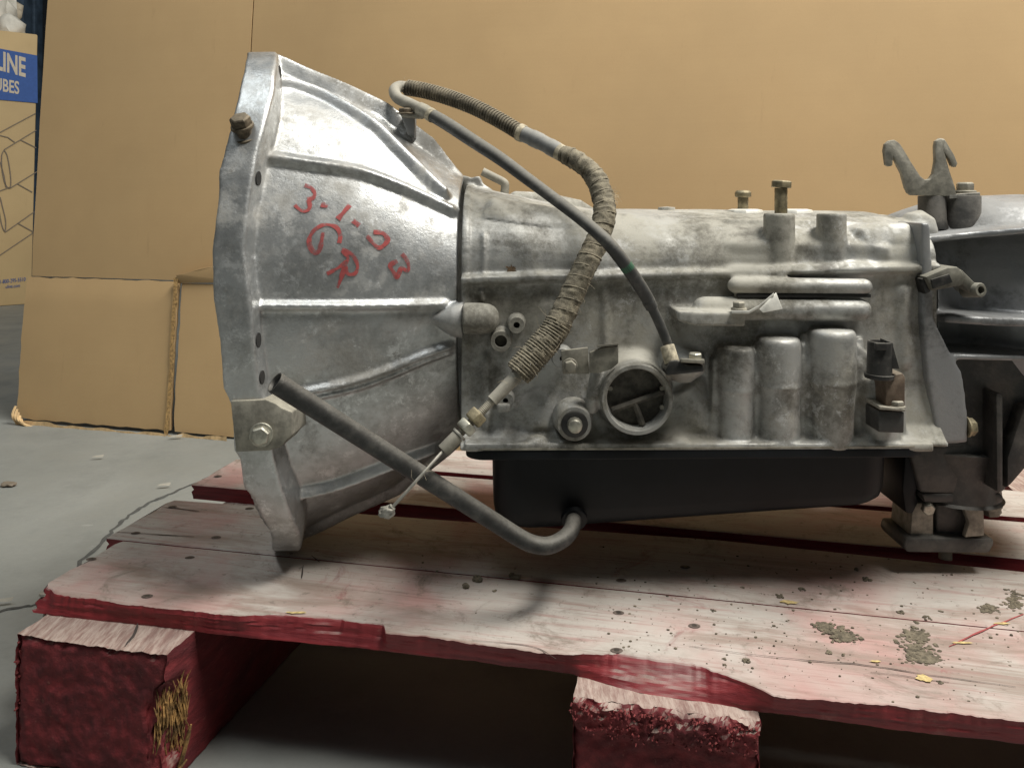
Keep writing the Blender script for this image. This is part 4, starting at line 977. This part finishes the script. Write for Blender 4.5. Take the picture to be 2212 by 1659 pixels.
def fuzz(name, pts, count, L, r_, mat, spread):
    mb = MB()
    for q in range(count):
        p = random.choice(pts)+Vector([random.uniform(-1, 1) for _ in range(3)])*spread
        d = Vector([random.uniform(-1, 1) for _ in range(3)]); d.y = -abs(d.y)*0.6; d.normalize(); e = Vector([random.uniform(-1, 1) for _ in range(3)])*0.5
        l = L*random.uniform(0.4, 1.1); mb.tube([p, p+d*l*0.5, p+(d+e).normalized()*l], [r_, r_, r_*0.5], 3)
    return obj(name, mb, mat, TC, kind='stuff', smooth=False)
fuzz('loose_fibres', [p for i, p in enumerate(wp) if i < 110], 120, 0.010, 0.0001, M_fib, 0.0085)
fuzz('fibre_tuft', [P(1322, 424, 0.598)], 50, 0.009, 0.00012, M_fib, 0.0025)
fuzz('loom_lint', cp, 160, 0.006, 0.0001, M_fib, 0.005)
fuzz('wire_lint', wr[6:20], 14, 0.008, 0.00006, M_fib, 0.001)

# ---- rear housing, dark
EX = empty('rear_housing', P(2100, 900, 0.66), parent=TR, label='dark grey rear housing behind the case')
ROT = lambda px, cy, ry, rt, rb, X=None, n=48: [Vector(((px-CX)/F*0.64 if X is None else X, cy-ry*math.copysign(abs(math.cos(2*math.pi*q/n))**0.9, math.cos(2*math.pi*q/n)), zc_+(rt if math.sin(2*math.pi*q/n) > 0 else rb)*math.copysign(abs(math.sin(2*math.pi*q/n))**0.9, math.sin(2*math.pi*q/n)))) for q in range(n)]
zc_ = 0.315
def ztop(py): return HC-(py-HY)/F*DA-zc_
rings = [ROT(1998, DA, 0.082, ztop(474), 0.105), ROT(2015, DA, 0.066, ztop(462), 0.095), ROT(2040, DA, 0.058, ztop(452), 0.09), ROT(2080, DA, 0.056, ztop(440), 0.088), ROT(2120, DA, 0.066, ztop(431), 0.09), ROT(2160, DA, 0.078, ztop(426), 0.10), ROT(2212, DA, 0.086, ztop(423), 0.11), ROT(2300, DA, 0.09, ztop(420), 0.11), ROT(2420, DA, 0.09, ztop(424), 0.10)]
EF = [MB().loft(rings)]
mb = MB().prism([P(x, y, 0.600) for x, y in [(1992, 482), (2009, 482), (2016, 600), (2018, 690), (2050, 756), (2079, 806), (2086, 850), (2092, 909), (2091, 957), (2029, 960), (2018, 905), (2004, 820), (1994, 700)]], (0, 0.2, 0)); EF.append(mb)
obj('bolt', MB().hexbolt(P(2086, 922, 0.604), (1, 0, 0), 0.0064, 0.0065, 1.15), M_zincy, EX, 0.0004)
def shelf(name, line, depth0, depth1, th, mat=M_dark):
    mb = MB(); rings = []
    for x, y, d in line:
        a = P(x, y, d); X = a.x
        rings.append([a, Vector((X, depth1, a.z)), Vector((X, depth1, a.z-th)), a+Vector((0, 0, -th))])
    mb.loft(rings); EF.append(mb)
shelf('rib', [(2001, 512, 0.612), (2050, 506, 0.622), (2110, 500, 0.62), (2160, 496, 0.612), (2212, 491, 0.604), (2320, 483, 0.602)], 0, 0.70, 0.005)
shelf('rib', [(2010, 676, 0.620), (2040, 680, 0.606), (2100, 684, 0.598), (2160, 687, 0.594), (2212, 688, 0.590), (2320, 690, 0.588)], 0, 0.70, 0.006)
shelf('rib', [(2012, 762, 0.606), (2060, 765, 0.602), (2130, 767, 0.600), (2212, 769, 0.598), (2320, 772, 0.596)], 0, 0.70, 0.004)
k = 0.66/F
EF.append(MB().lathe(P(2085, 604, 0.650), (1, -0.05, -0.03), [(0, 0.004), (0.006, 24*k), (0.014, 46*k), (0.025, 70*k), (0.040, 92*k), (0.060, 106*k), (0.13, 112*k)], 40))
EF.append(MB().lathe(P(2095, 722, 0.664), (1, 0, 0), [(0, 0.003), (0.010, 18*k), (0.025, 30*k), (0.05, 36*k), (0.12, 38*k)], 30))
EF.append(MB().lathe(P(2030, 560, 0.668), (0.5, -0.1, -1), [(-0.01, 0.012), (0.02, 0.014), (0.045, 0.012)], 24))
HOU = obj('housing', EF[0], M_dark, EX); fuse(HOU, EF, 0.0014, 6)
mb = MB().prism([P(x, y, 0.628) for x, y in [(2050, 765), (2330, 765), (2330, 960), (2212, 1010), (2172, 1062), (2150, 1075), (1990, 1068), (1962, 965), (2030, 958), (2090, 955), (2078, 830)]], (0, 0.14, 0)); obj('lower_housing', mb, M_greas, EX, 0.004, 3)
obj('rib', MB().prism([P(x, y, 0.610) for x, y in [(2152, 850), (2168, 850), (2168, 1064), (2154, 1064)]], (0, 0.03, 0)), M_greas, EX, 0.002)
obj('rib', MB().prism([P(x, y, 0.615) for x, y in [(2212, 880), (2330, 860), (2330, 960), (2215, 1015), (2176, 1060), (2176, 990)]], (0, 0.02, 0)), M_greas, EX, 0.003)
obj('saddle', MB().lathe(P(2064, 1068, 0.655), (0, 0, 1), [(0, 0.034), (0.002, 0.032), (0.022, 0.030), (0.040, 0.036)], 36), M_greas, EX)
# hook bracket on top with its pads
HK = empty('hook_bracket', P(2000, 425, 0.66), parent=TR)
def z5(l): return [(1527.8+x*0.3094, 254.6+y*0.3094) for x, y in l]
hk = z5([(1250, 330), (1237, 230), (1245, 185), (1275, 158), (1310, 155), (1345, 180), (1375, 225), (1425, 310), (1490, 410), (1520, 432), (1555, 428), (1580, 390), (1596, 300), (1592, 200), (1600, 160), (1632, 144), (1662, 160), (1650, 240), (1680, 350), (1715, 450), (1745, 545), (1660, 548), (1430, 542), (1405, 525), (1388, 490), (1360, 390), (1320, 310), (1300, 272), (1295, 335), (1275, 342)])
obj('hook_plate', MB().prism([P(x, y, 0.655) for x, y in hk], (0, 0.005, 0)), M_brk, HK, 0.0008)
h2 = z5([(1600, 175), (1625, 142), (1660, 150), (1690, 200), (1725, 260), (1750, 320), (1738, 348), (1710, 335), (1690, 290), (1660, 250), (1690, 360), (1720, 450), (1750, 548), (1690, 545), (1650, 400), (1640, 280)])
obj('hook_plate', MB().prism([P(x, y, 0.668) for x, y in h2], (0, 0.005, 0)), M_brk, HK, 0.0008)
obj('foot', MB().prism([P(*z5([(1690, 535)])[0], 0.655), P(*z5([(1905, 520)])[0], 0.655), P(*z5([(1905, 520)])[0], 0.68), P(*z5([(1690, 535)])[0], 0.68)], (0, 0, -0.0035)), M_steel, HK, 0.0006)
obj('bolt', MB().hexbolt(P(*z5([(1800, 530)])[0], 0.667), (0, 0, 1), 0.0066, 0.009, 1.25), M_brk, HK, 0.0004)
for x, r_, y in ((1570, 0.0105, 690), (1780, 0.0135, 710)):
    a = P(*z5([(x, y)])[0], 0.665); b = P(*z5([(x, 545)])[0], 0.665); obj('pad', MB().lathe(a+Vector((0, 0, -0.01)), (0, 0, 1), [(0, r_*1.15), (0.008, r_), (b.z-a.z+0.01, r_)], 12 if x < 1700 else 28), M_greas, HK, 0.0005)
CF.append(MB().lathe(P(1980, 500, 0.650), (0.2, 0, 1), [(-0.018, 0.001), (-0.010, 0.013), (0.003, 0.015), (0.012, 0.011), (0.017, 0.001)], 28))
fuse(CASE, CF, 0.0012, 5)
# elbow sensor
ES = empty('elbow_sensor', P(2040, 615, 0.61), parent=TR)
s5 = lambda l, d: [P(x, y, d) for x, y in z5(l)]
obj('body', MB().prism(s5([(1525, 1110), (1680, 1045), (1750, 1040), (1800, 1095), (1790, 1170), (1740, 1180), (1570, 1210)], 0.592), (0, 0.03, 0)), plain('dusty_sensor_plastic', (0.11, 0.105, 0.085), 0.6, 0, 0.3, 120, 0.2, (0.26, 0.245, 0.2), 0.5), ES, 0.0015)
obj('window', MB().prism(s5([(1565, 1130), (1690, 1090), (1715, 1150), (1580, 1195)], 0.5905), (0, 0.004, 0)), M_blkp, ES, 0.0004)
obj('arm', MB().prism(s5([(1745, 1045), (1790, 1070), (1890, 1170), (1905, 1215), (1875, 1250), (1830, 1225), (1750, 1130)], 0.594), (0, 0.02, 0)), bpy.data.materials['dusty_sensor_plastic'], ES, 0.0015)
p = s5([(1865, 1215)], 0.593)[0]
obj('socket', MB().lathe(p+Vector((0, 0.012, 0)), (0.25, -1, 0.1), [(0, 0.0056), (0.014, 0.0052), (0.0148, 0.0046), (0.0148, 0.0028), (0.010, 0.0028), (0.010, 0)], 20), bpy.data.materials['dusty_sensor_plastic'], ES)
obj('seal', MB().prism(s5([(1495, 1125), (1530, 1115), (1565, 1215), (1525, 1235)], 0.596), (0, 0.03, 0)), M_blkp, ES, 0.001)
# ---- rubber mount below the rear housing
MT = empty('gearbox_mount', P(2050, 1207, 0.6625), parent=TR)
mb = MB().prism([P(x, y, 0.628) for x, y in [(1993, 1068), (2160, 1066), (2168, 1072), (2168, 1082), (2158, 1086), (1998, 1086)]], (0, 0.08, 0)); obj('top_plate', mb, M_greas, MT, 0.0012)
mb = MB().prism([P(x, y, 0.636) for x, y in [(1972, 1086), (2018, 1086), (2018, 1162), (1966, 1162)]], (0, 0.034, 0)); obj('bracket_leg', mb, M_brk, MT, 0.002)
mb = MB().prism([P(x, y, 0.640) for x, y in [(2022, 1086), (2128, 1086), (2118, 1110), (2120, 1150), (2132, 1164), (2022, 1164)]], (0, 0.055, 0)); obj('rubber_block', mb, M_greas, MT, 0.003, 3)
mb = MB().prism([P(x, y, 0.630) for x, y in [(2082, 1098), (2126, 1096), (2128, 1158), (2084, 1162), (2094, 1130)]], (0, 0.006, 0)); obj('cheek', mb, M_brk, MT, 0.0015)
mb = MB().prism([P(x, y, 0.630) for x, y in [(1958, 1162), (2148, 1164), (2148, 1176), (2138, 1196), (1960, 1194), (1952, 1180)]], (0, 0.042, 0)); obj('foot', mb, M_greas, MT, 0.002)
obj('stud', MB().cyl(PZ(2042, 1208, ZT+0.0003), P(2042, 1190, 0.662), 0.0050), M_brk, MT, 0.0005)
obj('bolt', MB().hexbolt(P(2140, 1090, 0.645), (0.2, 0, -1), 0.0068, 0.008, 1.2), M_brk, MT, 0.0004)
obj('bolt', MB().hexbolt(P(2000, 1093, 0.632), (0, -1, -0.2), 0.0050, 0.006, 0), M_zinc, MT, 0.0004)
mb = MB().prism([P(x, y, 0.632) for x, y in [(1955, 985), (1995, 990), (1980, 1066), (1985, 1086), (1972, 1112), (1956, 1108), (1950, 1060)]], (0, 0.06, 0)); obj('shield', mb, M_pan, MT, 0.002)

# ------------------------------------------------------------------ dirt on the pallet, litter on the floor
def z4(x, y): return 1400.6+x*0.3858, 1018.6+y*0.3858
CLODS = []
big = [(860, 660, 10, 5), (735, 700, 11, 5), (525, 650, 6, 3), (365, 780, 7, 4), (1560, 820, 10, 6), (1500, 845, 7, 3), (550, 1060, 10, 7), (425, 1050, 6, 4), (425, 1080, 6, 4), (1010, 1012, 9, 4), (1095, 1025, 7, 4), (1640, 785, 7, 3), (1410, 790, 10, 4), (1225, 605, 12, 5), (1165, 548, 8, 3), (1890, 765, 8, 4), (2030, 755, 9, 5), (1395, 960, 8, 4), (1630, 1180, 8, 4), (1795, 1285, 4, 4)]
for i, (x, y, a, b) in enumerate(big):
    px, py = z4(x, y); p = PZ(px, py, ZT); k = p.y/F; mb = MB()
    for j in range(14):
        c = p+Vector((random.uniform(-1, 1)*a*k*0.6, random.uniform(-1, 1)*a*k*0.7, 0)); r_ = a*k*random.uniform(0.12, 0.36)
        mb.add(*lump(c+Vector((0, 0, r_*0.35)), (r_*1.1, r_, r_*0.6), 500, i*9+j, 2))
    CLODS.append((px, obj('dirt_clod', mb, M_dirt, cat='dirt clod', group='dirt clods on the pallet')))
def heap(label, pts, n, seed):
    mb = MB(); random.seed(seed)
    for j in range(n):
        (x0, y0, a, b) = random.choice(pts); px, py = z4(x0+random.gauss(0, a*0.5), y0+random.gauss(0, b*0.5)); p = PZ(px, py, ZT); r_ = random.uniform(0.0004, 0.0014)
        mb.add(*lump(p+Vector((0, 0, r_*0.3)), (r_*1.5, r_*1.3, r_*0.55), 700, j, 1))
    obj('dirt_patch', mb, M_dirt, label=label, cat='dirt')
heap('crumbly brown dirt patch beside the bare red paint mark on the pallet', [(980, 870, 40, 25), (1060, 900, 60, 30), (1110, 930, 60, 25)], 260, 1)
heap('dark crumbled dirt patch right of the red paint mark', [(1480, 915, 70, 35), (1530, 930, 40, 25)], 220, 2)
heap('largest crumbled dirt patch near the front board crack', [(1530, 1030, 80, 50), (1490, 1000, 50, 50), (1580, 1050, 50, 30)], 340, 3)
heap('crumbled dirt patch at the right edge of the pallet', [(2050, 730, 60, 50), (1900, 770, 50, 25)], 160, 4)
mb = MB(); random.seed(9)
for j in range(600):
    px, py = z4(random.uniform(-300, 2103), random.gauss(880, 230)); 
    if random.random() < 0.3: px, py = random.uniform(900, 2200), random.uniform(1200, 1500)
    s, v = sv_(px, py) if py > 1130 else (0, -1)
    if v < f1t(s)+0.004 or v > g23(s)-0.003 or s > SEND: continue
    p = PZ(px, py, ZT); r_ = 0.00025+0.0008*random.random()**3; mb.add(*lump(p+Vector((0, 0, r_*0.3)), (r_*1.2, r_, r_*0.7), 500, j, 1))
obj('dirt_crumbs', mb, M_dirt, label='fine dirt crumbs scattered over the pallet boards', cat='dirt', kind='stuff')
for px, py, rr in ((1027, 1253, 0.0042), (1006, 1268, 0.0032), (1112, 1247, 0.004), (1068, 1277, 0.0016)):
    mb = MB(); p = PZ(px, py, ZT)
    for j in range(5): mb.add(*lump(p+Vector((random.uniform(-1, 1)*rr*0.7, random.uniform(-1, 1)*rr*0.7, rr*0.3)), (rr*0.6, rr*0.6, rr*0.45), 400, j+px, 2))
    CLODS.append((px, obj('dirt_clod', mb, M_dirt, cat='dirt clod', group='dirt clods on the pallet')))
ORD = 'first second third fourth fifth sixth seventh eighth ninth tenth eleventh twelfth'.split()
CLODS.sort(key=lambda a: a[0]); nc = len(CLODS)
for i, (px, o) in enumerate(CLODS):
    e = 'leftmost' if i == 0 else 'rightmost' if i == nc-1 else ORD[i]+' from the left' if i < nc/2 else ORD[nc-1-i]+' from the right'
    o['label'] = 'dried dirt clod on the pallet boards, '+e+' of the loose clods'
p = PZ(19, 1050, 0); mb = MB(); mb.add(*lump(p+Vector((0, 0, 0.003)), (0.010, 0.008, 0.003), 120, 4)); obj('dry_leaf', mb, M_brown, label='small brown dry leaf lying on the concrete floor', cat='leaf')
p = PZ(192, 1155, 0)
for i, (px, py, a, lb) in enumerate([(210, 994, 0.008, 'thin pale paper scrap on the floor left of the pallet corner'), (353, 1056, 0.008, 'pale paper scrap on the floor beside the crack and pallet board'), (378, 950, 0.010, 'pale paper scrap on the floor below the cardboard edge'), (5, 1310, 0.008, 'pale scrap on the floor beside the floor crack')]):
    p = PZ(px, py, 0.0); mb = MB().add([p+Vector((-a, -a*0.2, 0.005)), p+Vector((a*0.9, a*0.3, 0.004)), p+Vector((a, a*0.7, 0.007)), p+Vector((-a*0.6, a*0.3, 0.006))], [(0, 1, 2, 3)]); obj('paper_scrap', mb, M_hosg, label=lb, cat='paper')
